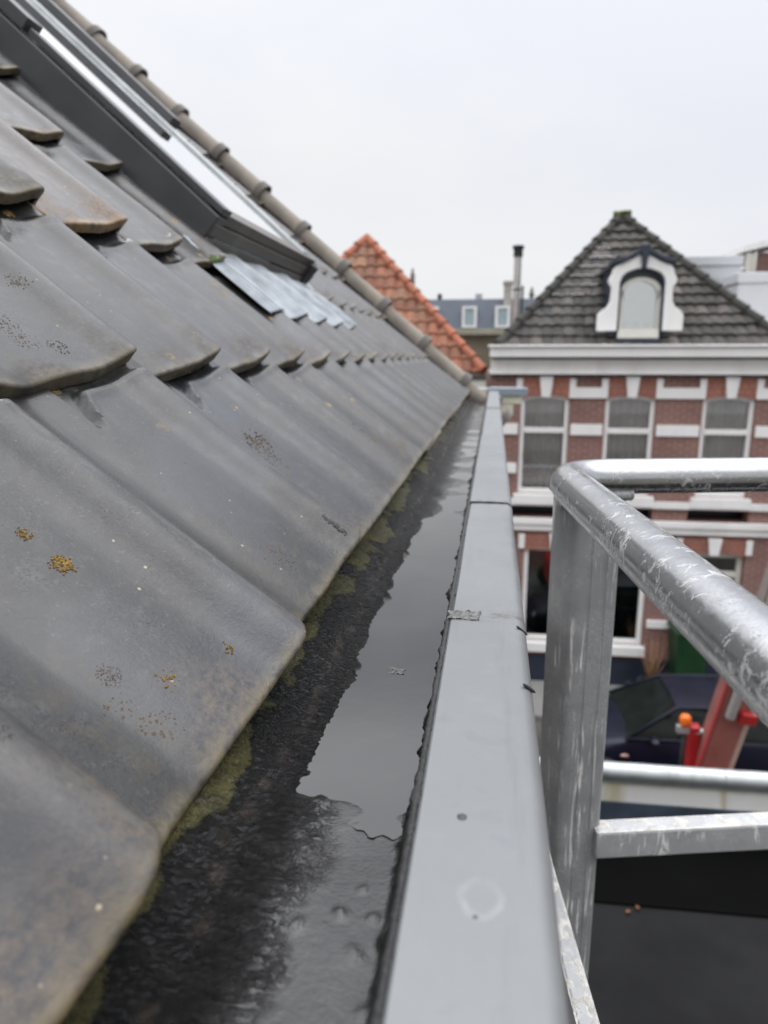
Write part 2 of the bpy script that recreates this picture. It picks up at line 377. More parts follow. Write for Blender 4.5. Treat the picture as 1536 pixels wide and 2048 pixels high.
M_TILE = mat_tile(); M_LINING = mat_lining(); M_WATER = mat_water()
M_ZINC = mat_zinc(); M_ZINC2 = mat_zinc('bright_zinc', (.26, .30, .345), 0.)
M_TUBE = mat_alu('scratched_tube_aluminium', .50, .10, .26, .6, (70, 70, 70))
M_POST = mat_alu('dull_post_aluminium', .27, .45, .6, 1., (80, 80, 6), .4)
M_BAR = mat_alu('dirty_bar_aluminium', .42, .4, .55, .9, (60, 60, 12), .5)
M_CRUST = plain('dried_mortar_crust', (.58, .56, .52), .9, 0, .25, 60, .8, (.2, .17, .13))
M_DARKM = plain('anthracite_coated_metal', (.060, .061, .063), .42, .3, .1, 8, .05)
M_BROWNM = plain('weathered_bronze_metal', (.085, .078, .068), .5, .3, .3, 14, .2, (.16, .14, .11))
M_ALUL = plain('brushed_aluminium', (.42, .44, .44), .35, .6, .12, 10, .05, (.22, .21, .19))
M_VERGE = plain('old_grey_concrete_tile', (.20, .175, .145), .85, 0, .25, 10, .6, (.09, .075, .05))
M_COLLAR = plain('sooty_tile_collar', (.12, .108, .095), .8, 0, .3, 14, .5, (.16, .12, .07))
M_DECK = plain('dark_roof_underlay', (.012, .012, .012), .9)
M_WOOD = plain('pale_painted_wood', (.55, .53, .42), .6, 0, .12, 5, .1, (.25, .22, .13))
M_WHITE = plain('white_paint', (.78, .77, .75), .5, 0, .04, 2.5, .05, (.55, .53, .49))
M_CREAM = plain('cream_paint', (.62, .60, .54), .55, 0, .06, 3, .05)
M_NAVY = plain('navy_paint', (.018, .026, .042), .35, 0, .2, 3, .05)
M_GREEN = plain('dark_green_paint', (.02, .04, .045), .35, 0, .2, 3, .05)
M_BRICK = mat_brick('red_brick'); M_ARCH = mat_brick('rubbed_orange_brick', (.30, .085, .05), (.36, .12, .07), (.34, .24, .20), True)
M_GLASS = mat_glass('window_glass', (.86, .86, .86), .02); M_CURT = plain('grey_net_curtain', (.74, .73, .71), .9, 0, .08, 3, .1)
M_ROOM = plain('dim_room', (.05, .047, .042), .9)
M_ASPH = plain('asphalt', (.05, .05, .05), .85, 0, .2, 3, .4)
M_PAVE = plain('pavement_slabs', (.20, .195, .185), .85, 0, .15, 2, .3)
M_RUBBER = plain('black_rubber', (.015, .015, .015), .7)

# ------------------------------------------------------------------ the setting
g = MB().box(-120, 120, -60, 200, -.4, 0).build('ground', plain('trodden_ground', (.09, .085, .075), .95, 0, .3, .4, .4)); g['kind'] = 'structure'
r_ = MB().add([(-60, 6.3, .004), (60, 8.5, .004), (60, 12.75, .004), (-60, 10.05, .004)], [(0, 1, 2, 3)]).build('road', M_ASPH); r_['kind'] = 'structure'
FR = RZ(1.3) @ T((0, 13.996, 0))             # frame of the houses across the street
p_ = MB().box(-40, 40, -1.55, -.002, -.1, .12).build('pavement', M_PAVE, None, FR, bevel=.015); p_['kind'] = 'structure'

# ------------------------------------------------------------------ the near house: tiled roof, skylight, gutter
A = R(42)
house = thing('row_house', 'near house with large dark grey roof tiles, a skylight and a wet gutter', 'house', T((-2, 2, 0)))
RM = Matrix(((0, -cos(A), sin(A), -.156), (1, 0, 0, 0), (0, sin(A), cos(A), G - .1985), (0, 0, 0, 1)))   # roof frame: x = along eave, y = up slope, z = out of roof
TW, EXPO, Y0 = .241, .331, .525
prof = lerp_tab([(-.245, -.0320), (-.222, -.0345), (-.203, -.0368), (-.190, -.0388), (-.180, -.0402), (-.172, -.0410), (-.164, -.0406), (-.154, -.0380), (-.138, -.0338), (-.115, -.0292), (-.090, -.0252),
                 (-.070, -.0228), (-.053, -.0194), (-.039, -.0140), (-.027, -.0074), (-.0165, -.0027), (-.008, -.0005), (-.001, .0), (.006, -.0010), (.014, -.0042), (.0215, -.0105), (.027, -.020), (.0295, -.030), (.0308, -.039)])
def tile_h(x, v, seed):
    h = prof(x)
    vb = .317 - .048 * smooth01(-x, .098, .126)
    head = smooth01(v, vb - .0035, vb + .0035) * smooth01(x, -.132, -.124)
    rib = math.exp(-((v - vb + .008) / .007) ** 2) * smooth01(x, -.13, -.10) * (1 - smooth01(x, -.004, .016)) * .0030
    h += rib - .0085 * head
    p = Vector((x * 9 + seed * 5.3, v * 7, seed * 2.1))
    h += noise.noise(p) * .0013 + noise.noise(p * 5) * .0003
    return h
def tile_mesh(nu, nv, seed):
    TH, RR = .0150, .0045
    us = [-.245 + .2758 * i / (nu - 1) for i in range(nu)]
    us = sorted(set(us) | {.002, .006, .010, .014, .0175, .021, .0235, .0255, .0272, .0285, .0295, .0302})
    nu = len(us)
    vs_ = [0., .0003, .0009, .0018, .003, .0046, .0068, .0135] + [.0135 + .3765 * ((j + 1) / (nv - 8)) for j in range(nv - 8)]
    m = MB()
    def lip(x): return .024 * max(0., (x + .026) / .057) ** 2.2 + .0022 * noise.noise(Vector((x * 14, seed * 3.7, 2))) + .0006 * noise.noise(Vector((x * 160, seed, 5)))
    top = []; bot = []
    for v in vs_:
        for x in us:
            vv = lip(x) + v * (1 - lip(x) / .4)
            h = tile_h(x, vv, seed)
            if v < RR: h -= (RR - sqrt(max(0, RR * RR - (RR - v) ** 2))) * .85
            top.append((x, vv, h))
            b = prof(x) - TH - .0035 * (1 - smooth01(v, .0, .03)) + .0008 * noise.noise(Vector((x * 120, v * 120, seed)))
            bot.append((x - (.009 * smooth01(x, .0, .03)), vv + .0008, b))
    n = nu * len(vs_); nvv = len(vs_); fs = []
    for j in range(nvv - 1):
        for i in range(nu - 1):
            a = j * nu + i
            fs += [(a, a + 1, a + nu + 1, a + nu), (n + a, n + a + nu, n + a + nu + 1, n + a + 1)]
    for i in range(nu - 1):
        fs += [(i, n + i, n + i + 1, i + 1), ((nvv - 1) * nu + i, (nvv - 1) * nu + i + 1, n + (nvv - 1) * nu + i + 1, n + (nvv - 1) * nu + i)]
    for j in range(nvv - 1):
        a = j * nu; b = a + nu - 1
        fs += [(a, a + nu, n + a + nu, n + a), (b, n + b, n + b + nu, b + nu)]
    m.add(top + bot, fs)
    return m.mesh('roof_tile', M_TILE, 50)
NEAR = [tile_mesh(64, 74, k) for k in range(4)]
FARM = [tile_mesh(26, 22, k + 10) for k in range(4)]
FWD = Vector((-sin(YAW) * cos(PITCH), cos(YAW) * cos(PITCH), -sin(PITCH))); RGT = Vector((cos(YAW), sin(YAW), 0)); DWN = FWD.cross(RGT)
def inframe(p, mar=.08):
    v = p - Vector((0, 0, G)); d = v.dot(FWD)
    if d < .03: return False
    a, b = v.dot(RGT) / d * FPX / 1536, v.dot(DWN) / d * FPX / 2048
    return abs(a) < .5 + mar and abs(b) < .5 + mar
WIN0, WIN1 = 1.768, 2.705           # skylight extent along the eave
TILT = [Matrix.Rotation(-R(q), 4, 'X') for q in (5.7, 4.8)]
brown = {(2, 3): (2.0, 1.62, 1.38), (3, 4): (1.2, 1.1, 1.05), (4, 4): (1.35, 1.2, 1.1), (0, 2): (.9, .95, 1.08), (1, 3): (.92, .96, 1.1), (3, 3): (1.2, 1.15, 1.12)}
rest = []; ntile = 0; TILES = {}
for row in range(0, 9):
    for j in range(-4, 17):
        yc = Y0 + TW * j
        if row >= 2 and WIN0 - .02 < yc - .02 and yc - TW + .03 < WIN1 and yc > WIN0 + .05: continue
        slide = rng.uniform(-.004, .004); dy = rng.uniform(-.0025, .0025); hz = rng.uniform(-.0015, .0015)
        ds, h0 = ((-.015, .012), (-.02, -.002), (-.01, -.005), (-.01, -.010), (-.01, -.013))[min(row, 4)]
        if (row, j) == (0, 0): slide, hz = -.012, -.016
        if row == 0 and j < 0: slide, hz, dy = -.014, -.009, -.030
        if (row, j) == (0, 1): slide, hz = .002, .0
        if (row, j) == (1, 1): hz -= .006
        M = RM @ T((yc + dy, row * EXPO + slide + ds, hz + h0)) @ Matrix.Rotation(R(rng.uniform(-.5, .5)), 4, 'Z') @ TILT[min(row, 1)]
        pts = [M @ Vector((x, v, -.01)) for x in (-.24, -.12, 0, .02) for v in (0, .1, .2, .33)]
        if any(inframe(p) for p in pts) and ntile < 100:
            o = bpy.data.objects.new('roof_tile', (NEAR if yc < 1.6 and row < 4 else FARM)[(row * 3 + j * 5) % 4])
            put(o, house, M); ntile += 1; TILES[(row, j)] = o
            t = rng.uniform(.82, 1.2); w = rng.uniform(-.05, .05)
            c = brown.get((row, j), (t * (1 + w * .6), t, t * (1 - w)))
            o.color = (*c, 1)
            if (row, j) == (2, 3): o['label'] = 'pale brownish roof tile'
        else: rest.append((M, FARM[(row + j) % 4]))
# crusts that grow on, or are stuck to, single tiles
M_LICH = [plain('ochre_lichen', (.27, .17, .045), .95, 0, .45, 260, .8), plain('tan_lichen', (.13, .098, .072), .95, 0, .4, 260, .8),
          plain('black_tar_flake', (.008, .008, .008), .5, 0, .3, 90, .4), plain('white_dropping', (.55, .55, .52), .8, 0, .2, 90, .3), plain('bright_moss', (.10, .15, .03), .95, 0, .4, 200, .8)]
lr = random.Random(21)
def crust(name, key, cx, cv, r, n, mat, sx_=1., rot=0., hgt=1., bs=1.):
    if key not in TILES: return
    m_ = MB()
    for k in range(n):
        q = r * sqrt(lr.random()) * (1.25 if lr.random() < .2 else 1); a_ = lr.uniform(0, 2 * pi)
        dx_, dv = q * cos(a_) * sx_, q * sin(a_)
        x = cx + dx_ * cos(rot) - dv * sin(rot); v = max(.002, cv + dx_ * sin(rot) + dv * cos(rot))
        b = bs * r * lr.uniform(.07, .24) * (1.1 - .5 * q / r); h = b * lr.uniform(.25, .6) * hgt; nn_ = 7; ph = lr.random()
        z0 = prof(x) - .0006
        ring_ = [[(x + b * f * (1 + .35 * lr.uniform(-1, 1)) * cos(2 * pi * (i + ph) / nn_), v + b * f * (1 + .35 * lr.uniform(-1, 1)) * sin(2 * pi * (i + ph) / nn_)) for i in range(nn_)] for f in (1, .62)]
        vs = [(p, q_, prof(p) - .0006) for p, q_ in ring_[0]] + [(p, q_, prof(p) + h * .8 + .0004) for p, q_ in ring_[1]] + [(x, v, prof(x) + h + .0004)]
        m_.add(vs, [(i, (i + 1) % nn_, nn_ + (i + 1) % nn_, nn_ + i) for i in range(nn_)] + [(nn_ + i, nn_ + (i + 1) % nn_, 2 * nn_) for i in range(nn_)])
    m_.build(name, mat, TILES[key], WM[TILES[key]])
for key, x, v, r, n, mi in (((0, 0), -.093, .202, .0055, 60, 0), ((0, 0), -.094, .168, .0085, 110, 0), ((0, 0), -.145, .0885, .0065, 70, 1), ((0, 0), -.090, .0975, .0022, 14, 0),
                            ((0, 0), -.200, .0792, .006, 26, 1), ((0, 0), -.1615, .0654, .010, 40, 1), ((0, 0), -.1557, .0393, .013, 46, 1), ((0, 0), -.120, .060, .009, 22, 0), ((0, 0), -.06, .045, .006, 12, 0),
                            ((0, 1), -.089, .190, .0026, 26, 0), ((0, 1), -.12, .06, .016, 34, 1), ((0, 2), -.116, .133, .0042, 46, 0), ((0, 2), -.110, .185, .018, 60, 1), ((0, 2), -.125, .15, .012, 30, 1),
                            ((1, 1), -.037, .1375, .010, 40, 1), ((1, 1), -.115, .08, .013, 60, 1), ((1, 1), -.115, .05, .012, 46, 1), ((1, 1), -.084, .038, .010, 26, 1),
                            ((0, -1), .000, .0925, .004, 20, 1), ((0, -1), -.05, .06, .005, 20, 0), ((0, 3), -.02, .20, .012, 30, 1), ((0, 4), -.10, .10, .010, 24, 0)):
    crust('lichen', key, x, v, r * (1, 1.25)[mi], int(n * (1, 1.6)[mi]), M_LICH[mi], 1., 0, (1., .18)[mi], (1., .55)[mi])
crust('tar_flake', (0, 1), -.021, .034, .017, 60, M_LICH[2], .18, .0, .5)
crust('tar_flake', (0, 3), .024, .13, .05, 70, M_LICH[2], .08, .0, .8)
crust('bird_dropping', (1, 3), -.0146, .312, .011, 40, M_LICH[3]); crust('bird_dropping', (2, 4), -.03, .02, .008, 16, M_LICH[3])
crust('moss_tuft', (2, 5), -.05, .004, .017, 90, M_LICH[4], 1.6, 0, 1.6)
mb = MB()
for M, me in rest:
    mb.add([M @ v.co for v in me.vertices], [tuple(p.vertices) for p in me.polygons])
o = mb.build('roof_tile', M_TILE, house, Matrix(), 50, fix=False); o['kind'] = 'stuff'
dk = MB().box(-3, 4.43, -.0, 4.6, -.16, -.12).build('roof_deck', M_DECK, house, RM)
dk2 = MB().box(-3, 4.43, .05, .07, -.118, -.098).build('eave_batten', M_DECK, house, RM)

# verge tiles: half-round cappings down the gable edge
vm = MB()
NS = 14
def arc(r, x0=0., a0=-20, a1=200): return [(x0 + r * cos(R(a0 + (a1 - a0) * k / NS)), r * sin(R(a0 + (a1 - a0) * k / NS))) for k in range(NS + 1)]
rows = []
for v, r in ((-.01, .066), (.0, .069), (.03, .069), (.042, .063), (.05, .059), (.16, .058), (.34, .056)):
    rows.append([(x, v, z) for x, z in arc(r)])
vm.add([p for rr in rows for p in rr], [(i * (NS + 1) + k, i * (NS + 1) + k + 1, (i + 1) * (NS + 1) + k + 1, (i + 1) * (NS + 1) + k) for i in range(len(rows) - 1) for k in range(NS)])
ve_me = vm.mesh('verge_tile', M_VERGE, 40)
cm = MB()
cm.add([(x, v, z) for v in (-.012, .034) for r in (.072, .060) for x, z in arc(r)],
       [(k, k + 1, 2 * (NS + 1) + k + 1, 2 * (NS + 1) + k) for k in range(NS)] + [(k, NS + 1 + k, NS + 2 + k, k + 1) for k in range(NS)]
       + [(2 * (NS + 1) + k, 2 * (NS + 1) + k + 1, 3 * (NS + 1) + k + 1, 3 * (NS + 1) + k) for k in range(NS)])
co_me = cm.mesh('collar', M_COLLAR, 40)
for k in range(-1, 13):
    M = RM @ T((4.425 + rng.uniform(-.004, .004), k * .333 + .04, .004 + rng.uniform(-.003, .003))) @ Matrix.Rotation(R(-2.2), 4, 'X') @ Matrix.Rotation(R(rng.uniform(-2, 2)), 4, 'Z') @ Matrix.Rotation(R(rng.uniform(-6, 6)), 4, 'Y')
    o = put(bpy.data.objects.new('verge_tile', ve_me), house, M)
    put(bpy.data.objects.new('collar', co_me), o, M)
MB().box(4.385, 4.465, -.04, 4.3, -.12, .012).build('verge_mortar', plain('reddish_bed_mortar', (.17, .12, .095), .9, 0, .3, 12, .6), house, RM)

# skylight -------------------------------------------------------------
sf, st = .742, 2.36
sk = MB()
sk.box(WIN0, WIN0 + .055, sf, st, -.06, .046); sk.box(WIN1 - .055, WIN1, sf, st, -.06, .060)
sk.box(WIN0 + .055, WIN1 - .055, st - .06, st, -.06, .060)
sky_o = sk.build('skylight', M_DARKM, house, RM, bevel=.004)
fb = MB(); fb.box(WIN0 + .0, WIN1, sf - .010, sf + .0, -.04, -.012); fb.box(WIN0 + .003, WIN1 - .003, sf - .004, sf + .03, -.008, .026)
fb.box(WIN0 + .056, WIN1 - .056, sf + .004, sf + .06, .028, .058)
fb.build('lower_rail', M_BROWNM, sky_o, RM, bevel=.003)
MB().box(WIN0 + .010, WIN0 + .062, sf + .004, sf + .64, .0505, .069).box(WIN0 + .002, WIN0 + .060, sf + .648, st, .0505, .084).build('sash_cover', M_DARKM, sky_o, RM, bevel=.003)
MB().box(WIN1 - .06, WIN1 + .004, sf + .70, st, .062, .096).build('sash_cover', M_DARKM, sky_o, RM, bevel=.004)
ra = MB()
for k, (a, b, h) in enumerate(((.058, .072, .064), (.075, .083, .056), (.086, .10, .062))): ra.box(WIN1 - b, WIN1 - a, sf + .03, st - .06, .03, h)
ra.box(WIN1 + .0015, WIN1 + .03, sf - .02, st, -.02, .012)
ra.build('sash_rail', M_ALUL, sky_o, RM, bevel=.002)
MB().box(WIN0 + .074, WIN1 - .103, sf + .055, st - .07, .046, .052).build('glass_pane', mat_glass('skylight_glass', (.6, .65, .66), .5), sky_o, RM)
MB().box(WIN0 + .06, WIN1 - .06, sf + .04, st - .065, -.06, -.052).build('roller_blind', plain('white_blind', (.62, .64, .66), .8), sky_o, RM)
MB().box(WIN1 - .05, WIN1 + .02, sf - .02, sf + .012, -.05, .045).build('corner_cap', M_RUBBER, sky_o, RM, bevel=.004)
MB().box(WIN0 - .045, WIN0, sf - .01, st, -.05, -.035).build('side_flashing', M_DARKM, sky_o, RM)
# pleated apron lying over the tiles below the window
def apron(u, v):
    y = WIN0 - .10 + u * (WIN1 - WIN0 + .22); s_ = .475 + v * (sf - .475 + .002)
    j = math.ceil((y - Y0 - .0308) / TW - 1e-6); x = y - (Y0 + TW * j)
    hp = sum(prof(max(-.200, min(.026, x + q * .008))) for q in range(-3, 4)) / 7 - (s_ - EXPO) * tan(R(4.3)) + .010
    hp = max(hp, -.044 - (s_ - EXPO) * .07)
    hp -= .004 * (1 - smooth01(s_, .58, .72))
    k = smooth01(s_, .60, sf)
    h = hp * (1 - .75 * k) + (-.030) * .75 * k + .0045 * sin(2 * pi * y / .0145) * (1 - .3 * k) + .004 * noise.noise(Vector((y * 9, s_ * 9, 3)))
    return (y, s_ + .008 * noise.noise(Vector((y * 6, 0, 7))), h)
ap = MB().grid(apron, 1150, 16)
apo = ap.build('flashing_apron', plain('pleated_lead_sheet', (.31, .335, .355), .5, .25, .35, 16, .1, (.16, .18, .20)), sky_o, RM, True)

# gutter ---------------------------------------------------------------
lp = lerp_tab([(-.40, -.225), (-.30, -.222), (-.235, -.2425), (-.19, -.2490), (-.165, -.2545), (-.145, -.2635), (-.130, -.2715), (-.115, -.2768), (-.095, -.2790), (-.06, -.2795), (-.036, -.2790)])
def lining(x, y):
    z = lp(x)
    P = Vector((x, y, 0))
    rough = smooth01(x, -.20, -.17) * (1 - smooth01(x, -.136, -.116))
    n = noise.noise(P * 150) * .0016 + noise.noise(P * 70) * .0010 + noise.noise(P * 330) * .0015
    z += n * (.06 + 1.08 * rough) * (.6 if x < -.18 else 1)
    z += noise.noise(P * 22) * .0016 + noise.noise(P * Vector((20, 6, 1))[0]) * .0008
    # capillary ridges running off the board into the water
    rg = 1 - abs(noise.noise(Vector((x * 60 + 9 * y, y * 170 - 30 * x, 4))))
    z += smooth01(x, -.140, -.125) * (1 - smooth01(x, -.112, -.085)) * (rg ** 5) * .0006
    # near part stands just proud of the water: a dam at y = 0.40
    dam = (1 - smooth01(y + .018 * noise.noise(Vector((x * 30, y * 9, 9))), .385, .402)) * smooth01(x, -.15, -.12)
    z += dam * (.0044 + .0016 * noise.noise(P * 16)) * (1 - .22 * smooth01(x, -.10, -.07))
    lump = noise.noise(Vector((x * 75, y * 75, 31)))
    if lump > .40: z += (lump - .40) * .012 * (1 + noise.noise(P * 12)) * (1 - smooth01(y, .40, .46)) * smooth01(x, -.13, -.10)
    # little craters and bubbles in the near film
    b = noise.noise(Vector((x * 60, y * 60, 12)))
    if b > .5: z += (b - .5) * .006 * dam
    # past the puddle the floor rises out of the water
    z += smooth01(y, 1.05, 1.35) * .0045 * (1 + .8 * noise.noise(P * 9))
    # tar squeezed out along the zinc
    e = smooth01(x, min(-.042, -.045 - .012 * max(0, noise.noise(Vector((0, y * 13, 3)))) - .010 * max(0, noise.noise(Vector((0, y * 58, 6))) - .1) + .003 * noise.noise(Vector((0, y * 160, 8)))), -.039)
    z += e * (.012 + .008 * noise.noise(Vector((x * 90, y * 55, 1))))
    return z
NX = 118
ys = [.10]
while ys[-1] < 4.56: ys.append(ys[-1] + max(.0026, .0042 * ys[-1] ** 1.3))
xs = [-.30 + .266 * i / (NX - 1) for i in range(NX)]
xs = [-.30, -.28, -.265, -.25] + [x for x in xs if x > -.245] + [-.031]
lv = [(x, y, G + lining(x, y)) for y in ys for x in xs]
nx = len(xs)
gut = MB().add(lv, [(j * nx + i, j * nx + i + 1, (j + 1) * nx + i + 1, (j + 1) * nx + i) for j in range(len(ys) - 1) for i in range(nx - 1)]).build('gutter', M_LINING, house, Matrix(), True)
gut.data.update()
wl = MB().box(-.0335, -.0240, .05, 4.56, G - .33, G - .2185); wl.build('side_board', plain('black_tar', (.012, .012, .012), .5, 0, .3, 40, .6), gut, Matrix())
sb = []
nn = 900
for i in range(nn):
    y = .12 + 4.4 * (i / (nn - 1)) ** 1.6
    q = noise.noise(Vector((y * 70, 1, 1))) + .6 * noise.noise(Vector((y * 210, 2, 1)))
    rr_ = .0016 + .0026 * max(0, q) + .0012 * max(0, noise.noise(Vector((y * 14, 5, 5))))
    for k in range(8):
        a_ = 2 * pi * k / 8
        sb.append((-.0315 - .0006 + rr_ * cos(a_) * 1.2, y, G - .2195 + rr_ * 1.1 * sin(a_)))
MB().add(sb, [(i * 8 + k, i * 8 + (k + 1) % 8, i * 8 + 8 + (k + 1) % 8, i * 8 + 8 + k) for i in range(nn - 1) for k in range(8)]).build('tar_sealant', plain('black_tar_sealant', (.008, .008, .008), .45, 0, .3, 60, .5), gut, Matrix(), True)
# zinc capping in lengths, one lapping the next
seams = [-.2, .574, 1.062, 1.985, 3.08, 4.62]
for k in range(5):
    a, b = seams[k], seams[k + 1]; dz = [.0, -.0012, .0004, -.0008, .0006][k]; dx = [0, .0006, -.0008, .0005, -.0006][k]
    sec = []
    zt = G - .2165 + dz
    sec += [(-.0300 + dx, zt - .006), (-.0300 + dx, zt - .0012), (-.0288 + dx, zt)]
    sec += [(-.012, zt + .0003), (.006, zt + .0003), (.0215, zt)]
    for q in range(1, 7): sec.append((.0225 + .0105 * sin(R(15 * q)), zt - .0105 * (1 - cos(R(15 * q)))))
    sec += [(.0335, zt - .045), (.0320, zt - .045)]
    sec += [(.0310, zt - .012), (.0205, zt - .0018), (-.0285 + dx, zt - .0018), (-.0285 + dx, zt - .006)]
    ny = 40; n = len(sec); vs = []
    for j in range(ny):
        y = a - .0 + (b - a + (.0 if k == 4 else .012)) * j / (ny - 1)
        sag = .0007 * noise.noise(Vector((y * 4, 1, k))) 
        for (x, z) in sec:
            vs.append((x + .0007 * noise.noise(Vector((y * 5, 7, k))), y, z + sag + (.0012 * min(1, max(0, (.012 - (y - a)) / .012)) if k else 0)))
    fs = [(j * n + i, j * n + (i + 1) % n, (j + 1) * n + (i + 1) % n, (j + 1) * n + i) for j in range(ny - 1) for i in range(n)]
    fs += [tuple(range(n)), tuple((ny - 1) * n + i for i in range(n))]
    MB().add(vs, fs).build('zinc_capping', M_ZINC, gut, Matrix(), 35)
for (x, y, a) in ((.0285, .556, 40), (.0295, .452, 48)):
    m = Matrix.Translation((x, y, G - .2195)) @ Matrix.Rotation(R(45), 4, 'Y') @ RZ(a - 20)
    MB().lathe([(.0004, 0), (.0028, .0001), (.0034, .0008), (.0026, .0016), (.0003, .0018)], 14).build('nail_slot', M_RUBBER, gut, m @ Matrix.Diagonal((2.2, .55, 1, 1)), True)
MB().lathe([(.0002, 0), (.0021, 0), (.0024, .0005), (.0014, .0011), (.0003, .0011)], 18).build('screw_head', plain('rusty_screw', (.07, .07, .07), .5, .6), gut, T((-.0085, .3040, G - .2166)))
MB().box(-.20, -.044, 4.56, 4.585, G - .32, G - .2).build('end_board', M_WOOD, gut, Matrix(), bevel=.003)
eb = MB().box(-.185, .21, 4.59, 4.70, G - .215, G - .198); eb.box(-.185, .21, 4.585, 4.592, G - .245, G - .197)
eb.build('end_capping', M_ZINC2, gut, Matrix(), bevel=.004)
MB().box(.05, .175, 4.60, 4.68, G - .30, G - .216).box(.05, .125, 4.60, 4.68, G - .37, G - .301).build('corbel', M_WOOD, gut, Matrix(), bevel=.008)
# walls below
hw = MB().box(-.30, -.02, -6, 4.5, 0, G - .335); hw.box(-6, -.301, 4.2, 4.5, 0, G - .3)
hw.build('wall', plain('grey_render', (.30, .295, .285), .9, 0, .1, 2, .2), house, Matrix())
MB().box(-.22, .028, -1, 4.55, G - .42, G - .332).build('gutter_box', M_WHITE, house, Matrix(), bevel=.006)
gb = MB().add([(-.25, 4.4, G - .3), (-4.2, 4.4, G - .3), (-4.2, 4.4, G + 3.1), (-3.6, 4.4, G + 2.75)], [(0, 1, 2, 3)])
gb.build('gable_wall', M_BRICK, house, Matrix())

# water and litter in the gutter
wv = []
def water_pt(u, v): return (-.150 + .118 * u, .362 + .016 * noise.noise(Vector((u * 4, 3, 1))) * (1 - v) + .006 * noise.noise(Vector((u * 17, 3, 5))) * (1 - v) + 2.615 * v, G - .2757)
wo = MB().grid(water_pt, 60, 40).build('water', M_WATER); wo['kind'] = 'structure'
def scrap(name, c, sx_, sy_, amp, mat, seed, label, cat, nu=14):
    def f(u, v):
        x, y = (u - .5), (v - .5); r = 1 + .35 * noise.noise(Vector((x * 3, y * 3, seed)))
        return (c[0] + x * sx_ * r, c[1] + y * sy_ * r, c[2] + amp * (abs(noise.noise(Vector((x * 5, y * 5, seed + 2)))) + .5 * abs(noise.noise(Vector((x * 11, y * 11, seed))))))
    o = MB().grid(f, nu, nu).build(name, mat, None, Matrix())
    so_ = o.modifiers.new('s', 'SOLIDIFY'); so_.thickness = .0006
    return tag(o, label, cat)
M_FOIL = plain('old_foil', (.20, .205, .19), .5, .3, .5, 160, .8, (.06, .06, .05))
scrap('foil_scrap', (-.0185, .576, G - .2163), .026, .017, .0034, M_FOIL, 3, 'crumpled torn scrap of grey foil on a joint of the zinc edge', 'scrap')
scrap('leaf_scrap', (-.078, .585, G - .2763), .014, .010, .003, plain('pale_wet_leaf', (.10, .10, .09), .5, 0, .3, 90, .5), 8, 'small pale wet leaf lying in the gutter water', 'leaf', 9)

# ------------------------------------------------------------------ aluminium work basket
bk = thing('work_basket', 'scratched aluminium lift basket with a bent tube handrail beside the zinc edge', 'basket', T((.3, .8, G - 1.3)))
ZR = G - .165
def railx(y): return .099 + (.972 - y) * .097
p0 = Vector((railx(.05), .05, ZR)); p1 = Vector((railx(.93), .93, ZR)); pc = Vector((railx(1.005), 1.005, ZR)); bd = Vector((cos(R(12.5)), sin(R(12.5)), 0))
p2 = pc + bd * .075; p3 = pc + bd * 1.1
path = [p0.lerp(p1, k / 30) for k in range(30)]
path += [p1 * (1 - t) ** 2 + pc * 2 * t * (1 - t) + p2 * t * t for t in [k / 14 for k in range(15)]]
path += [p2.lerp(p3, k / 30) for k in range(1, 31)]
MB().tube(path, .0247, 40).build('handrail', M_TUBE, bk, Matrix(), True)
# corner post with a rolled outer edge
pa, pb, pcn = Vector((.0885, 1.062, 0)), Vector((.1195, .992, 0)), Vector((.1885, 1.014, 0))
pd = pa + (pcn - pb)
def post_poly(ins=0.006):
    pts = [pa, pb, pcn, pd]; outp = []
    fd = (pcn - pb).normalized(); fn_ = Vector((-fd.y, fd.x, 0))
    for i, p in enumerate(pts):
        q0, q1 = (pts[i - 1] - p).normalized(), (pts[(i + 1) % 4] - p).normalized()
        for t in (1, .5, 0):
            a = p + q0 * ins * t + q1 * ins * (1 - t)
            if t == .5: a = a.lerp(p, .3)
            outp.append((a.x, a.y))
        if i == 1:                       # two shallow extruded grooves in the wide face
            for t, dpt in ((.30, 0), (.325, .0016), (.37, .0016), (.395, 0), (.62, 0), (.645, .0016), (.69, .0016), (.715, 0)):
                a = pb.lerp(pcn, t) + fn_ * dpt; outp.append((a.x, a.y))
    return outp
pp = post_poly(.009)
pm = MB().prism(pp, G - 1.28, ZR - .020, 'z')
pm.build('corner_post', M_POST, bk, Matrix(), 40)
# weld beads at the post head
rw = random.Random(3)
def weld(a, b, r, name='weld_bead'):
    a, b = Vector(a), Vector(b); n = 60
    MB().tube([a.lerp(b, k / n) + Vector((0, 0, .0006 * rw.uniform(-1, 1))) for k in range(n + 1)],
              [r * (1 + .10 * sin(k * 1.9)) * (.55 if k in (0, n) else 1) for k in range(n + 1)], 12).build(name, M_POST, bk, Matrix(), True)
weld((pb.x + .006, pb.y - .002, ZR - .0250), (pcn.x + .008, pcn.y + .002, ZR - .0245), .0082)
weld((pa.x + .001, pa.y - .010, ZR - .023), (pb.x - .0015, pb.y + .012, ZR - .025), .0060)
MB().box(-.002, .012, -.02, .03, -.02, .012, T((pa.x + .006, pa.y - .035, ZR - .026))).build('gusset', M_POST, bk, Matrix(), bevel=.006)
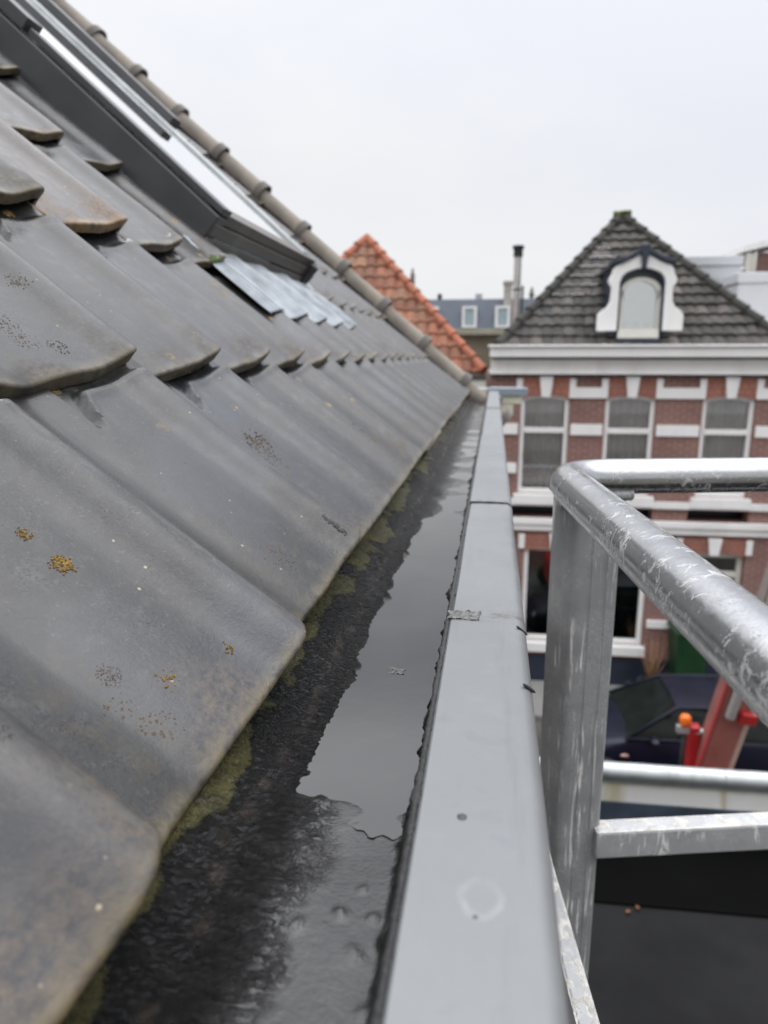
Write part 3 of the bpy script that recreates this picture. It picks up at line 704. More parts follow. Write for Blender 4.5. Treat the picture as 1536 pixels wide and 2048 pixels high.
# middle rails and their mortar crust
def bar(a, b, w, h, name, mat):
    a, b = Vector(a), Vector(b); d = (b - a).normalized(); L = (b - a).length
    Mx = Matrix.Translation(a) @ Matrix(((d.x, -d.y, 0, 0), (d.y, d.x, 0, 0), (0, 0, 1, 0), (0, 0, 0, 1)))
    o = MB().box(0, L, -w / 2, w / 2, -h, 0).build(name, mat, bk, Mx, bevel=.004)
    def crust(u, v):
        x, y = u * L, (v - .5) * w * .98
        k = noise.noise(Vector((x * 26, y * 40, 3))) + .6 * noise.noise(Vector((x * 90, y * 90, 5)))
        return (x, y, -.0008 + max(0, k) * .0048 * (1 - (2 * v - 1) ** 6))
    MB().grid(crust, 260, 14).build('mortar_crust', M_CRUST, o, Mx, True)
    return o
bar((.176, 1.012, G - .715), (.176 + 1.0 * cos(R(13)), 1.012 + 1.0 * sin(R(13)), G - .715), .032, .047, 'middle_rail', M_BAR)
bar((.0800, 1.00, G - .705), (.1680, .30, G - .705), .026, .043, 'middle_rail', M_BAR)

# ------------------------------------------------------------------ flat roof below, seen past the basket
fx = thing('flat_roof', 'black flat roof below the gutter with a stained white parapet and rounded grey coping', 'flat roof', T((1.5, 4, 0)) @ RZ(1.3))
FX = RZ(1.6) @ T((0, 5.598, G))
M_BLK = plain('black_roofing', (.0075, .0075, .008), .6, 0, .6, 2.2, .5, Specular_IOR_Level=.10)
M_BLK2 = plain('black_roofing_edge', (.0025, .0025, .0025), .85, 0, .3, 2, .1, Specular_IOR_Level=.03)
MB().box(.02, 7, -8, -.95, -3.96, -3.90).build('roof_surface', M_BLK, fx, FX)
MB().box(.02, 7, -.95, -.005, -4.02, -3.93).box(.02, 7, -.99, -.93, -3.94, -3.885).build('roof_channel', M_BLK2, fx, FX)
def stained():
    s = NT('stained_white_panel'); v = s.obj(); x, y, z = s.xyz(v)
    nz_ = s.noise(s.map(v, (1, 1, .35)), 4, 5, .6)
    c = s.mix(s.ramp(nz_, .4, .7, 0, .3), (.72, .71, .68), (.6, .58, .52))
    for px, wd in ((1.28, .10), (2.18, .05), (4.1, .09)):
        d = s.math('ABSOLUTE', s.math('SUBTRACT', s.math('ADD', x, s.math('MULTIPLY', s.math('SUBTRACT', nz_, .5), .25)), px))
        c = s.mix(s.math('MULTIPLY', s.ramp(d, wd, wd * .2), .65), c, (.42, .36, .16))
    top = s.ramp(s.math('ADD', z, s.math('MULTIPLY', s.noise(v, 5, 4), .10)), -3.53, -3.47)
    c = s.mix(s.math('MULTIPLY', top, .6), c, (.46, .40, .22))
    return s.bsdf(c, .5)
MB().box(.02, 7, 0, .06, -3.93, -3.50).build('parapet', stained(), fx, FX)
MB().box(.02, 7, -.022, -.003, -3.93, -3.715).build('reflection_strip', plain('blue_grey_reflection', (.065, .085, .115), .35, .3, .35, 3, .1, (.03, .03, .02)), fx, FX)  # added strip; bluish reflection at the parapet foot put into its colour
for k in range(4):
    a = .02 + [0, 2.13, 4.2, 5.6][k]; b = [2.13, 4.2, 5.6, 7][k] + .015
    MB().tube([(a, .0, -3.43), (b, .0, -3.43)], .075, 24).box(a, b, -.035, .10, -3.52, -3.44).build('coping', M_ALUL, fx, FX, 40)
MB().box(.02, 7, -8, .055, -6.7, -4.03).build('wall', M_BRICK, fx, FX)
rl = random.Random(5)
M_LEAF = plain('fallen_leaf', (.13, .045, .015), .7, 0, .4, 30, .2)
for x, y in ((1.20, -1.06), (1.275, -1.01)):
    q = .03; m = FX @ T((x, y, -3.893)) @ RZ(rl.uniform(0, 360))
    o = MB().grid(lambda u, v: ((u - .5) * q * 1.6, (v - .5) * q * sin(pi * (.08 + .84 * u)), .008 * (2 * v - 1) ** 2 + .004 * u), 7, 5).build('fallen_leaf', M_LEAF, None, m, True)
    tag(o, 'small brown fallen leaf on the black flat roof below', 'leaf', 'fallen leaves on the flat roof')

# ------------------------------------------------------------------ brick house across the street
def wall_cells(mb, x0, x1, z0, z1, holes, y0=0., y1=.30):
    xs_ = sorted({x0, x1, *[h[0] for h in holes], *[h[1] for h in holes]}); zs = sorted({z0, z1, *[h[2] for h in holes], *[h[3] for h in holes]})
    for i in range(len(xs_) - 1):
        col = None
        for k in range(len(zs) - 1):
            cx, cz = (xs_[i] + xs_[i + 1]) / 2, (zs[k] + zs[k + 1]) / 2
            if any(h[0] < cx < h[1] and h[2] < cz < h[3] for h in holes):
                if col: mb.box(xs_[i], xs_[i + 1], y0, y1, *col); col = None
            else: col = (zs[k], zs[k + 1]) if col is None else (col[0], zs[k + 1])
        if col: mb.box(xs_[i], xs_[i + 1], y0, y1, *col)
ob = thing('brick_house', 'red brick house with white bands, grey pyramid roof and scrolled white dormer', 'house', FR)
UW = [(.84, 1.75), (2.42, 3.33), (4.18, 5.10)]
holes = [(a, b, G - 2.64, G - .72) for a, b in UW] + [(1.02, 3.42, G - 5.72, G - 3.74), (4.02, 5.22, .15, G - 3.74)]
holes += [(a - .1, b + .1, G - 3.11, G - 2.9) for a, b in UW]
w = MB(); wall_cells(w, .25, 5.65, 0, G - .36, holes); w.box(.25, .55, .301, 7, 0, G - .36); w.box(5.35, 5.65, .301, 7, 0, G - .36); w.box(.55, 5.35, 6.7, 7, 0, G - .36)
w.build('wall', M_BRICK, ob)
MB().box(.25, 5.66, -.05, -.001, 0, G - 6.02).build('plinth', M_NAVY, ob)
MB().box(.56, 5.34, .5, .55, G - 3.11, G - 2.9).build('transom_panel', M_NAVY, ob)
c = MB(); c.box(.22, 5.70, -.36, -.02, G - .02, G + .16); c.box(.18, 5.74, -.42, -.02, G + .161, G + .20)
c.box(.24, 5.68, -.14, -.003, G - .335, G - .065); c.box(.24, 5.68, -.19, -.004, G - .335, G - .30)
c.build('cornice', M_WHITE, ob, bevel=.012)
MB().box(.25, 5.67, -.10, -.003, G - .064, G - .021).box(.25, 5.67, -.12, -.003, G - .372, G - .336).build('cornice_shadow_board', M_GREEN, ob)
bands = MB()
segs = lambda z0, z1: [bands.box(a, b, -.045, -.002, G + z0, G + z1) for a, b in ((.252, .80), (1.79, 2.38), (3.37, 4.14), (5.14, 5.648))]
segs(-1.48, -1.27); segs(-2.24, -2.04); segs(-.78, -.58)
for a, b in UW:
    for q in (a - .10, b - .02): bands.box(q, q + .12, -.055, -.0465, G - .78, G - .41)
bands.box(.252, 5.648, -.09, -.002, G - 2.87, G - 2.745)
bands.box(.252, 5.648, -.14, -.002, G - 3.23, G - 3.12); bands.box(.252, 5.648, -.09, -.002, G - 3.37, G - 3.231)
bands.box(3.49, 4.0, -.05, -.002, G - 5.32, G - 5.16); bands.box(5.26, 5.648, -.05, -.002, G - 5.32, G - 5.16); bands.box(.252, .98, -.05, -.002, G - 5.32, G - 5.16)
for a, b in ((.90, 1.02), (3.42, 3.54), (3.92, 4.03), (5.2, 5.32)): bands.box(a, b, -.06, -.0465, G - 3.75, G - 3.45)
bands.build('stone_band', M_WHITE, ob, bevel=.008)
def arch_z(x, a, b, zs, rise): 
    t = (x - (a + b) / 2) / ((b - a) / 2); return zs + rise * (1 - t * t)
for a, b, zs, zt in [(a, b, G - .80, G - .375) for a, b in UW] + [(1.0, 3.44, G - 3.80, G - 3.45), (4.0, 5.24, G - 3.80, G - 3.45)]:
    rise = .075; n = 17
    xs_ = [a + (b - a) * k / (n - 1) for k in range(n)]
    MB().ring([(x + (x - (a + b) / 2) * .12, zt) for x in xs_], [(x, arch_z(x, a, b, zs, rise)) for x in xs_], -.03, .10).build('brick_arch', M_ARCH, ob)
    m = (a + b) / 2
    keys = [m] if b - a < 2 else [a + .62, b - .62]
    for m in keys: MB().prism([(m - .085, zs + .03), (m + .085, zs + .03), (m + .13, zt + .02), (m - .13, zt + .02)], -.10, -.031).build('keystone', M_WHITE, ob, bevel=.015)
def curtain(a, b, z0, z1, y, seed, parent):
    n = 120
    def f(u, v):
        x = a + (b - a) * u
        return (x, y + (.03 + .03 * noise.noise(Vector((x * 3.1, seed, 2)))) * sin(x * 58 + 2.5 * sin(x * 7 + seed * 2)) + .015 * noise.noise(Vector((x * 15, v * 2, seed))), z0 + (z1 - z0) * v)
    MB().grid(f, n, 6).build('curtain', M_CURT, parent, WM[parent], True)
for k, (a, b) in enumerate(UW):
    z0, z1, zm = G - 2.64, G - .72, G - 1.40
    f = MB(); f.box(a - .0, a + .075, .04, .14, z0, z1); f.box(b - .075, b, .04, .14, z0, z1); f.box(a + .075, b - .075, .02, .14, zm - .05, zm + .05); f.box(a + .075, b - .075, .04, .14, z0, z0 + .09)
    n = 13; xs_ = [a + .075 + (b - a - .15) * q / (n - 1) for q in range(n)]
    f.ring([(x, arch_z(x, a, b, G - .77, .075)) for x in xs_], [(x, arch_z(x, a, b, G - .86, .075)) for x in xs_], .041, .139)
    wo_ = f.build('window', M_WHITE, ob, bevel=.008)
    MB().box(a + .07, b - .07, .10, .106, z0 + .08, z1 + .01).build('glass_pane', M_GLASS, wo_)
    curtain(a + .03, b - .03, z0 + .05, z1, .175, k, wo_)
    MB().box(a - .08, b + .08, -.13, .035, z0 - .20, z0 - .002).build('sill', M_WHITE, wo_, bevel=.01)
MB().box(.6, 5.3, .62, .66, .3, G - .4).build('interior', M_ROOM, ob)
# shop window
f = MB(); a, b, z0, z1 = 1.02, 3.42, G - 5.72, G - 3.70
f.box(a, a + .09, .03, .14, z0, z1); f.box(b - .09, b, .03, .14, z0, z1); f.box(a + .09, b - .09, .03, .14, z0, z0 + .1); f.box(a + .09, b - .09, .03, .14, z1 - .1, z1); f.box(a - .06, b + .06, -.12, .029, z0 - .2, z0 - .002)
sw = f.build('shop_window', M_WHITE, ob, bevel=.01)
MB().box(a + .08, b - .08, .09, .096, z0 + .08, z1 - .08).build('glass_pane', mat_glass('shop_glass', (.5, .56, .54), .10), sw)
MB().box(a + .1, b - .1, .13, .135, G - 4.72, G - 4.55).box(a + .1, b - .1, .14, .143, G - 4.55, z1 - .1).build('window_film', plain('green_window_film', (.10, .17, .15), .6), sw)
sp_ = MB()
for k in range(9): sp_.lathe([(.02, 0), (.10, .05), (.14, .25), (.07, .42), (.01, .5)], 10, (a + .3 + k * .22, .38, z0 + .05 + .06 * (k % 3)))
sp_.build('window_plants', plain('dull_indoor_leaves', (.06, .10, .08), .8, 0, .4, 9, .4), sw, smooth=True)
# entrance
f = MB(); f.box(4.02, 4.12, .10, .2, .15, G - 3.74); f.box(5.12, 5.22, .10, .2, .15, G - 3.74); f.box(4.12, 5.12, .10, .2, G - 4.25, G - 4.13); f.box(4.12, 5.12, .10, .2, G - 3.85, G - 3.74); f.box(4.55, 4.65, .10, .2, .15, G - 4.25)
en = f.build('entrance_door', M_CREAM, ob, bevel=.01)
MB().box(4.12, 5.12, .16, .18, .15, G - 4.25).build('door_leaf', plain('black_door_paint', (.012, .012, .014), .3), en)
MB().box(4.12, 5.12, .15, .16, G - 4.13, G - 3.85).build('fanlight_glass', M_GLASS, en)
MB().box(3.98, 5.3, -.55, .098, .12, .30).box(3.9, 5.4, -.85, -.551, .12, .21).build('doorstep', plain('blue_stone', (.06, .06, .065), .7), ob, bevel=.01)
# roof: a hipped pyramid of old pantiles, ridge running back
def pan_roof(parent, name, base0, base1, apex, mat, pw, ph, hipmat, over=None, back=None, ridge_to=None, wav=.022, step=.05):
    b0, b1, ap_ = Vector(base0), Vector(base1), Vector(apex)
    ux = (b1 - b0).normalized(); nrm = ux.cross(ap_ - b0).normalized(); uy = nrm.cross(ux)
    Mf = Matrix((( *[ux.x, uy.x, nrm.x], b0.x), (ux.y, uy.y, nrm.y, b0.y), (ux.z, uy.z, nrm.z, b0.z), (0, 0, 0, 1)))
    a2 = Mf.inverted() @ ap_; L = (b1 - b0).length; H = a2.y
    rows_ = int(math.ceil(H / ph)); mb_ = MB()
    for r in range(rows_):
        y0_, y1_ = r * ph, min(H + .02, (r + 1) * ph + .05)
        xa, xb = a2.x * y0_ / H, L + (a2.x - L) * y0_ / H
        n_ = max(3, int((xb - xa) / (pw / 8))); 
        def f(u, v):
            y = y0_ + (y1_ - y0_) * v; yy = min(y, H)
            l_, r_2 = a2.x * yy / H, L + (a2.x - L) * yy / H
            x = xa + (xb - xa) * u; x = min(max(x, l_), r_2)
            t = (x / pw) % 1
            return (x, y + .01 * noise.noise(Vector((int(x / pw) * 3.1, r * 7.7, 1))), wav * (abs(sin(pi * t)) ** .7) + step * (1 - v) + .012 * noise.noise(Vector((int(x / pw) * 1.7, r * 2.3, 4))))
        mb_.grid(f, n_, 4)
        mb_.grid(lambda u, v: (min(max(xa + (xb - xa) * u, xa), xb), y0_, step * v + wav * (abs(sin(pi * (((xa + (xb - xa) * u) / pw) % 1))) ** .7) * v - .01), n_, 2)
    ro = mb_.build(name, mat, parent, WM[parent] @ Mf, 60, fix=False)
    hp = MB()
    for e0 in (b0, b1):
        d = (ap_ - e0); n_ = int(d.length / .33)
        for k in range(n_):
            q0, q1 = e0 + d * (k / n_), e0 + d * ((k + 1.12) / n_)
            off = nrm * .03 + Vector((0, 0, .02))
            hp.tube([q0 + off + Vector((0, 0, .02)), q0.lerp(q1, .2) + off + Vector((0, 0, .01)), q1 + off], [.105, .098, .082], 10)
    hp.build('hip_tiles', hipmat, ro, WM[parent], 50)
    if ridge_to:
        rt = Vector(ridge_to); 
        MB().tube([ap_, rt], .1, 10).build('ridge', hipmat, ro, WM[parent], True)
        sd = MB(); bb0, bb1 = b0 + Vector((0, rt.y - b0.y, 0)), b1 + Vector((0, rt.y - b1.y, 0))
        sd.add([b0, ap_, rt, bb0, b1, bb1], [(0, 1, 2, 3), (4, 5, 2, 1)]); sd.build('side_slope', mat, ro, WM[parent])
    return ro, Mf
M_PAN = mat_pan_roof('old_grey_pantiles', ((.036, .033, .030), (.072, .063, .056), (.12, .103, .092)), (.045, .046, .018), .205, .27, (.02, .019, .017), .35)
M_HIP = plain('dark_mossy_hip_tiles', (.034, .032, .029), .9, 0, .3, 5, .5, (.075, .07, .035))
AP = (2.93, 2.55, G + 2.86)
pan_roof(ob, 'roof', (.36, -.05, G + .15), (5.55, -.05, G + .15), AP, M_PAN, .205, .27, M_HIP, ridge_to=(2.93, 5.2, G + 2.86), wav=.034, step=.06)
mo = MB(); rm_ = random.Random(2)
for k in range(60):
    x, y, z = rm_.uniform(-.16, .16), rm_.uniform(-.1, .1), rm_.uniform(.03, .11); r = rm_.uniform(.02, .05)
    mo.lathe([(r * .2, -r), (r, -r * .3), (r * .9, r * .4), (r * .2, r)], 7, (AP[0] + x, AP[1] - .05 + y, AP[2] + z))
for k in range(90):
    t = rm_.random(); x = 3.20 + .42 * rm_.random(); y = .14 + t * .06; z = G + .24 + t * .12; r = rm_.uniform(.015, .035)
    mo.lathe([(r * .2, -r), (r, -r * .3), (r * .9, r * .4), (r * .2, r)], 6, (x, y, z))
mo.build('moss', plain('yellow_green_moss', (.10, .11, .025), .95, 0, .5, 20, .6), ob, smooth=True)
# dormer: scrolled white gable board with an arched window
def mirror(pts): return pts + [(-x, z) for x, z in reversed(pts)]
outl = mirror([(-.755, .44), (-.755, .72), (-.70, .79), (-.60, .86), (-.545, .95), (-.535, 1.10), (-.53, 1.20), (-.585, 1.27), (-.595, 1.34), (-.56, 1.41), (-.535, 1.44), (-.53, 1.50), (-.48, 1.58), (-.38, 1.61), (-.26, 1.66), (-.14, 1.73), (-.05, 1.76)])
innr = mirror([(-.405, .44), (-.402, .70), (-.40, .80), (-.40, .88), (-.40, .96), (-.40, 1.04), (-.40, 1.10), (-.40, 1.16), (-.40, 1.22), (-.40, 1.27), (-.39, 1.32), (-.37, 1.38), (-.32, 1.44), (-.24, 1.485), (-.17, 1.51), (-.09, 1.53), (-.03, 1.535)])
DX = 2.905; DM = FR @ T((DX, .0, G))
DM = FR @ T((DX, -.02, G + .01))
do = MB().ring(outl, innr, -.10, .0).build('dormer', M_WHITE, ob, DM, bevel=.012)
fr_i = [(x * .90, z - .035 if z > 1.2 else z) for x, z in innr]
MB().ring(innr, fr_i, -.07, .12).box(-.42, .42, -.06, .1, .18, .30).build('window_surround', M_NAVY, do, DM)
gl_o = [(x * .90, z - .15 if z > 1.2 else z) for x, z in innr]; gl_i = [(x * .74, z - .22 if z > 1.2 else z) for x, z in innr]
wf = MB().ring(gl_o, gl_i, .0, .09).box(-.365, .365, -.03, .1, .31, .48).build('window_frame', M_CREAM, do, DM)
MB().ring(fr_i, gl_o, .02, .1).build('arch_panel', M_NAVY, do, DM)
MB().prism([(x, z) for x, z in gl_i if True], .05, .06).build('glass_pane', mat_glass('dormer_glass', (.85, .92, .94), .45), do, DM)
MB().box(-.4, .4, .3, .34, .30, 1.5).build('blind', plain('pale_blue_blind', (.55, .66, .68), .8), do, DM)
cap_ = MB()
for s_ in (-1, 1):
    cap_.ring([(s_ * x, z + .055) for x, z in ((.07, 1.80), (.16, 1.77), (.28, 1.70), (.40, 1.65), (.56, 1.625))], [(s_ * x, z) for x, z in ((.07, 1.78), (.16, 1.745), (.28, 1.672), (.40, 1.622), (.56, 1.60))], -.15, .3)
cap_.prism([(-.035, 1.53), (.035, 1.53), (.06, 1.74), (.085, 1.93), (-.085, 1.93), (-.06, 1.74)], -.17, .0)
cap_.build('dormer_capping', M_NAVY, do, DM, bevel=.01)
MB().box(-.52, -.42, .005, 1.7, .35, 1.55).box(.42, .52, .005, 1.7, .35, 1.55).box(-.56, .56, .02, 2.0, 1.551, 1.62).build('dormer_cheek', M_NAVY, do, DM)
MB().box(-.47, .47, -.12, .02, .14, .185).build('lead_apron', plain('lead_apron_sheet', (.24, .25, .29), .5, .4), do, DM)

# ------------------------------------------------------------------ red-roofed house next door
rh = thing('red_roof_house', 'house with a mossy orange-red pantile pyramid roof beyond the near roof edge', 'house', FR @ T((-2.5, 0, 0)))
RH = WM[rh]
M_RED = mat_pan_roof('orange_pantiles', ((.16, .052, .027), (.27, .09, .047), (.32, .15, .09)), (.085, .085, .045), .24, .32, (.16, .085, .055), .55)
M_REDHIP = plain('orange_hip_tiles', (.30, .10, .055), .85, 0, .3, 4, .5, (.10, .09, .055))
pan_roof(rh, 'roof', (-2.62, .15, G - .33), (2.62, .15, G - .33), (-.03, 2.6, G + 2.53), M_RED, .24, .32, M_REDHIP, ridge_to=(-.03, 5.5, G + 2.53), wav=.065, step=.03)
w = MB(); wall_cells(w, -2.6, 2.6, 0, G - .62, [(-.6, .4, 3.9, 5.4), (1.1, 2.1, 3.9, 5.4)], .2, .5); w.build('wall', M_BRICK, rh)
MB().box(-2.62, 2.66, .02, .199, G - .62, G - .44).build('cornice', M_CREAM, rh, bevel=.01)
MB().box(-2.64, 2.66, -.02, .198, G - .439, G - .36).build('gutter_trim', M_DARKM, rh)
for a in (-.6, 1.1):
    wf = MB().box(a, a + .08, .25, .32, 3.9, 5.4).box(a + .92, a + 1, .25, .32, 3.9, 5.4).box(a + .08, a + .92, .25, .32, 3.9, 4.0).box(a + .08, a + .92, .25, .32, 4.7, 4.78).box(a + .08, a + .92, .25, .32, 5.3, 5.4).build('window', M_WHITE, rh)
    MB().box(a + .05, a + .95, .30, .305, 3.95, 5.35).build('glass_pane', M_GLASS, wf)
MB().lathe([(.05, 0), (.05, .3), (.03, .33), (.02, .42)], 12, (1.05, 2.0, G + 1.42)).build('vent_pipe', M_COLLAR, rh, smooth=40)

# slim metal flue
fl = thing('flue_pipe', 'tall slim metal flue pipe with a black cap left of the pyramid roof', 'flue', FR @ T((.80, 2.5, G + .2)))
MB().lathe([(.078, 0), (.078, 1.95)], 20).build('pipe', plain('galvanised_flue', (.5, .5, .48), .35, .7, .25, 3, .1, (.3, .2, .14)), fl, smooth=40)
MB().lathe([(.10, 1.90), (.10, 2.06), (.125, 2.07), (.125, 2.13), (.03, 2.15)], 20).build('cap', M_RUBBER, fl, smooth=40)
MB().box(.10, .15, -.03, .03, .2, 1.3).lathe([(.088, 1.2), (.088, 1.24)], 16).build('bracket', M_DARKM, fl)

# ------------------------------------------------------------------ far grey house
FF = RZ(1.3) @ T((0, 39.99, 0))
fh = thing('grey_house', 'distant house with a slate-blue mansard roof and white dormer windows', 'house', FF)
M_SLATE = plain('blue_grey_slate', (.085, .10, .125), .7, 0, .15, 2, .2)
MB().prism([(0, G + 1.4), (.9, G + 3.05), (7, G + 3.05), (7.6, G + 1.4)], -7, 6.5, 'x').build('roof', M_SLATE, fh)
MB().box(-6.8, 6.3, .2, 7.4, 0, G + 1.15).build('wall', plain('brown_brick_far', (.17, .14, .10), .9, 0, .2, 1, .2), fh)
MB().box(-7.1, 6.6, -.25, .25, G + 1.16, G + 1.41).build('cornice', plain('ochre_trim', (.30, .28, .20), .7), fh, bevel=.02)
for u in (-.92, .85, -3.0, 3.2):
    f = MB(); f.box(u, u + .13, -.02, .7, G + 1.5, G + 2.62); f.box(u + .65, u + .78, -.02, .7, G + 1.5, G + 2.62); f.box(u + .13, u + .65, -.02, .7, G + 2.5, G + 2.62); f.box(u + .13, u + .65, -.02, .7, G + 1.5, G + 1.6)
    o = f.build('dormer_window', M_WHITE, fh)
    MB().box(u + .12, u + .66, .05, .06, G + 1.55, G + 2.55).build('glass_pane', plain('bluish_glass', (.30, .38, .40), .1), o)
for u in (-.3, 1.5):
    MB().box(u, u + .5, .26, .3, G - .9, G + .7).box(u + .06, u + .44, .22, .259, G - .84, G + .64).build('window', M_WHITE, fh)
MB().box(-.26, .14, 3, 3.6, G + 2.9, G + 3.5).build('chimney', plain('grey_vent_box', (.35, .37, .37), .7), fh)
MB().box(1.30, 1.72, .6, 1.4, G + 1.5, G + 3.8).box(1.25, 1.77, .55, 1.45, G + 3.8, G + 3.95).build('chimney', plain('buff_render', (.32, .30, .27), .85), fh)
vp = MB().lathe([(.09, 0), (.09, .55), (.13, .56), (.13, .85), (.03, .9)], 14).build('chimney_pot', M_RUBBER, fh, FF @ T((-2.28, 2.5, G + 2.6)), 40)
MB().lathe([(.12, 0), (.06, .5), (.16, .7), (.03, 1.15)], 12).build('roof_finial', M_COLLAR, fh, FF @ T((2.85, 1.8, G + 2.6)), 40)

# ------------------------------------------------------------------ pale clad house, right
ch = thing('clad_house', 'house with pale grey clad attic boxes behind the right slope of the pyramid roof', 'house', FR @ T((7, 3, 0)))
M_CLAD = plain('pale_grey_cladding', (.46, .47, .48), .5, .1, .06, 1.2, .05)
s0 = FR
MB().box(3.6, 5.92, 4.0, 7, 3, G + 2.03).box(3.55, 5.95, 3.95, 7, G + 2.031, G + 2.24).build('attic_box', M_CLAD, ch, s0, bevel=.015)
MB().box(5.40, 9, 2.5, 3.9, 3, G + 1.50).box(5.37, 9, 2.47, 3.9, G + 1.501, G + 1.72).build('attic_box', plain('white_cladding', (.60, .61, .63), .5, .1, .05, 1.2, .05), ch, s0, bevel=.015)
MB().box(5.70, 12, .1, 2.4, 0, G - .3).build('wall', M_BRICK, ch, s0)
MB().box(5.70, 12, -.1, 2.5, G - .299, G - .1).build('cornice', M_WHITE, ch, s0)
M_BRB = mat_brick('dark_red_brick', (.13, .055, .04), (.17, .075, .055), (.2, .17, .15))
MB().prism([(6.2, 0), (12, 0), (12, G + 2.75), (6.95, G + 2.68), (6.94, G + 2.18), (6.5, G + 2.0)], 7.05, 10, 'y').build('brick_attic', M_BRB, ch, s0)
MB().prism([(6.3, G + 1.93), (6.95, G + 2.25), (6.95, G + 2.34), (6.3, G + 2.03)], 6.9, 10, 'y').prism([(6.85, G + 2.68), (12, G + 3.9), (12, G + 4.05), (6.85, G + 2.84)], 6.9, 10, 'y').build('bargeboard', M_WHITE, ch, s0)
MB().box(7.0, 7.06, 6.95, 7.04, G + 2.2, G + 2.68).box(7.2, 7.26, 6.95, 7.04, G + 2.2, G + 2.7).box(7.06, 7.2, 6.99, 7.04, G + 2.2, G + 2.68).build('attic_window', M_CREAM, ch, s0)

# ------------------------------------------------------------------ parked car
def car(M):
    c_ = thing('parked_car', 'dark navy parked hatchback facing left behind the red boom', 'car', M)
    paint = NT('navy_car_paint'); v = paint.obj()
    mp_ = paint.bsdf(paint.mix(paint.ramp(paint.noise(v, 2, 4), .4, .6), (.003, .004, .012), (.005, .007, .018)), .4, .0, None, Specular_IOR_Level=.3, Coat_Weight=.05, Coat_Roughness=.06)
    # lower body: stations along x (front at 0), half width and heights
    st_ = [(0, .62, .30, .60), (.06, .72, .26, .68), (.25, .80, .24, .76), (.7, .85, .24, .84), (1.15, .865, .24, .92), (1.9, .87, .24, .95), (2.8, .87, .24, .97), (3.5, .86, .25, .98), (3.95, .82, .27, .97), (4.15, .74, .32, .88), (4.2, .68, .4, .7)]
    def sect(x, hw, zb, zt):
        pts = []
        for t, zz in ((.86, zb), (.97, zb + .10), (1.0, zb + (zt - zb) * .42), (.985, zb + (zt - zb) * .75), (.93, zt - .03), (.80, zt + .005), (.4, zt + .035)): pts.append((hw * t, zz))
        return [(x, -a, z) for a, z in pts] + [(x, a, z) for a, z in reversed(pts)]
    vs = []; 
    for q in st_: vs += sect(*q)
    n = 14; fs = [(i * n + k, i * n + (k + 1) % n, (i + 1) * n + (k + 1) % n, (i + 1) * n + k) for i in range(len(st_) - 1) for k in range(n)] + [tuple(range(n)), tuple((len(st_) - 1) * n + k for k in range(n))]
    MB().add(vs, fs).build('body', mp_, c_, M, 50)
    # greenhouse
    lo = [(1.05, -.70, .94), (1.05, .70, .94), (4.02, .70, .98), (4.02, -.70, .98)]; hi = [(1.88, -.56, 1.40), (1.88, .56, 1.40), (3.55, .55, 1.41), (3.55, -.55, 1.41)]
    lo[0] = (1.10, -.78, .93); lo[1] = (1.10, .78, .93); lo[2] = (4.02, .74, .97); lo[3] = (4.02, -.74, .97)
    MB().add(lo + hi, [(0, 1, 5, 4), (1, 2, 6, 5), (2, 3, 7, 6), (3, 0, 4, 7)]).build('side_glass', plain('dark_car_glass', (.010, .013, .012), .08, 0, .3, 3, 0, Specular_IOR_Level=.35), c_, M)
    def rf(u, v):
        x = 1.83 + 1.80 * u; hw = .575
        return (x, (v - .5) * 2 * hw, 1.392 + .055 * (1 - (2 * v - 1) ** 2) + .03 * sin(pi * u))
    MB().grid(rf, 12, 10).build('roof_panel', mp_, c_, M, True)
    pl = MB()
    for s_ in (-1, 1):
        pl.tube([(1.08, s_ * .775, .93), (1.85, s_ * .575, 1.395), (2.7, s_ * .575, 1.43), (3.6, s_ * .565, 1.40), (4.0, s_ * .74, .97)], .028, 8)
        pl.tube([(2.52, s_ * .80, .95), (2.60, s_ * .585, 1.41)], .03, 8); pl.tube([(1.05, s_ * .79, .935), (4.0, s_ * .77, .965)], .022, 8)
    pl.build('pillar', mp_, c_, M, True)
    for s_ in (-1, 1):
        MB().lathe([(.02, -.06), (.09, -.05), (.11, .0), (.09, .05), (.02, .07)], 12).build('wing_mirror', mp_, c_, M @ T((1.45, s_ * .95, 1.0)) @ Matrix.Diagonal((.7, 1.1, .8, 1)), True)
    for x in (.78, 3.35):
        for s_ in (-1, 1):
            Mw = M @ T((x, s_ * .78, .31)) @ Matrix.Rotation(R(90), 4, 'X')
            wh = MB().lathe([(.19, -.09), (.29, -.10), (.315, -.06), (.315, .06), (.29, .10), (.19, .09)], 28).build('wheel', M_RUBBER, c_, Mw, 40)
            MB().lathe([(.02, -.085), (.19, -.092), (.20, -.08), (.20, .08), (.19, .092), (.02, .085)], 20).build('rim', M_ALUL, wh, Mw, 40)
    MB().lathe([(.01, -.012), (.05, -.01), (.055, .0), (.01, .012)], 12).build('side_repeater', plain('pale_lamp_lens', (.5, .3, .25), .2), c_, M @ T((1.05, -.855, .68)) @ Matrix.Rotation(R(90), 4, 'X') @ Matrix.Diagonal((1.2, .6, 1, 1)), True)
    for s_ in (-1, 1): MB().lathe([(.02, -.03), (.12, -.02), (.13, .0), (.02, .05)], 14).build('headlight', plain('headlamp_glass', (.5, .52, .55), .1), c_, M @ T((.12, s_ * .58, .64)) @ Matrix.Rotation(R(-70), 4, 'Y') @ Matrix.Diagonal((.7, 1.2, 1, 1)), True)
    MB().box(1.9, 3.5, -.2, .2, .3, .6).build('cabin_floor', M_RUBBER, c_, M)
    return c_
car(T((1.10, 11.15, .004)) @ RZ(1.5))

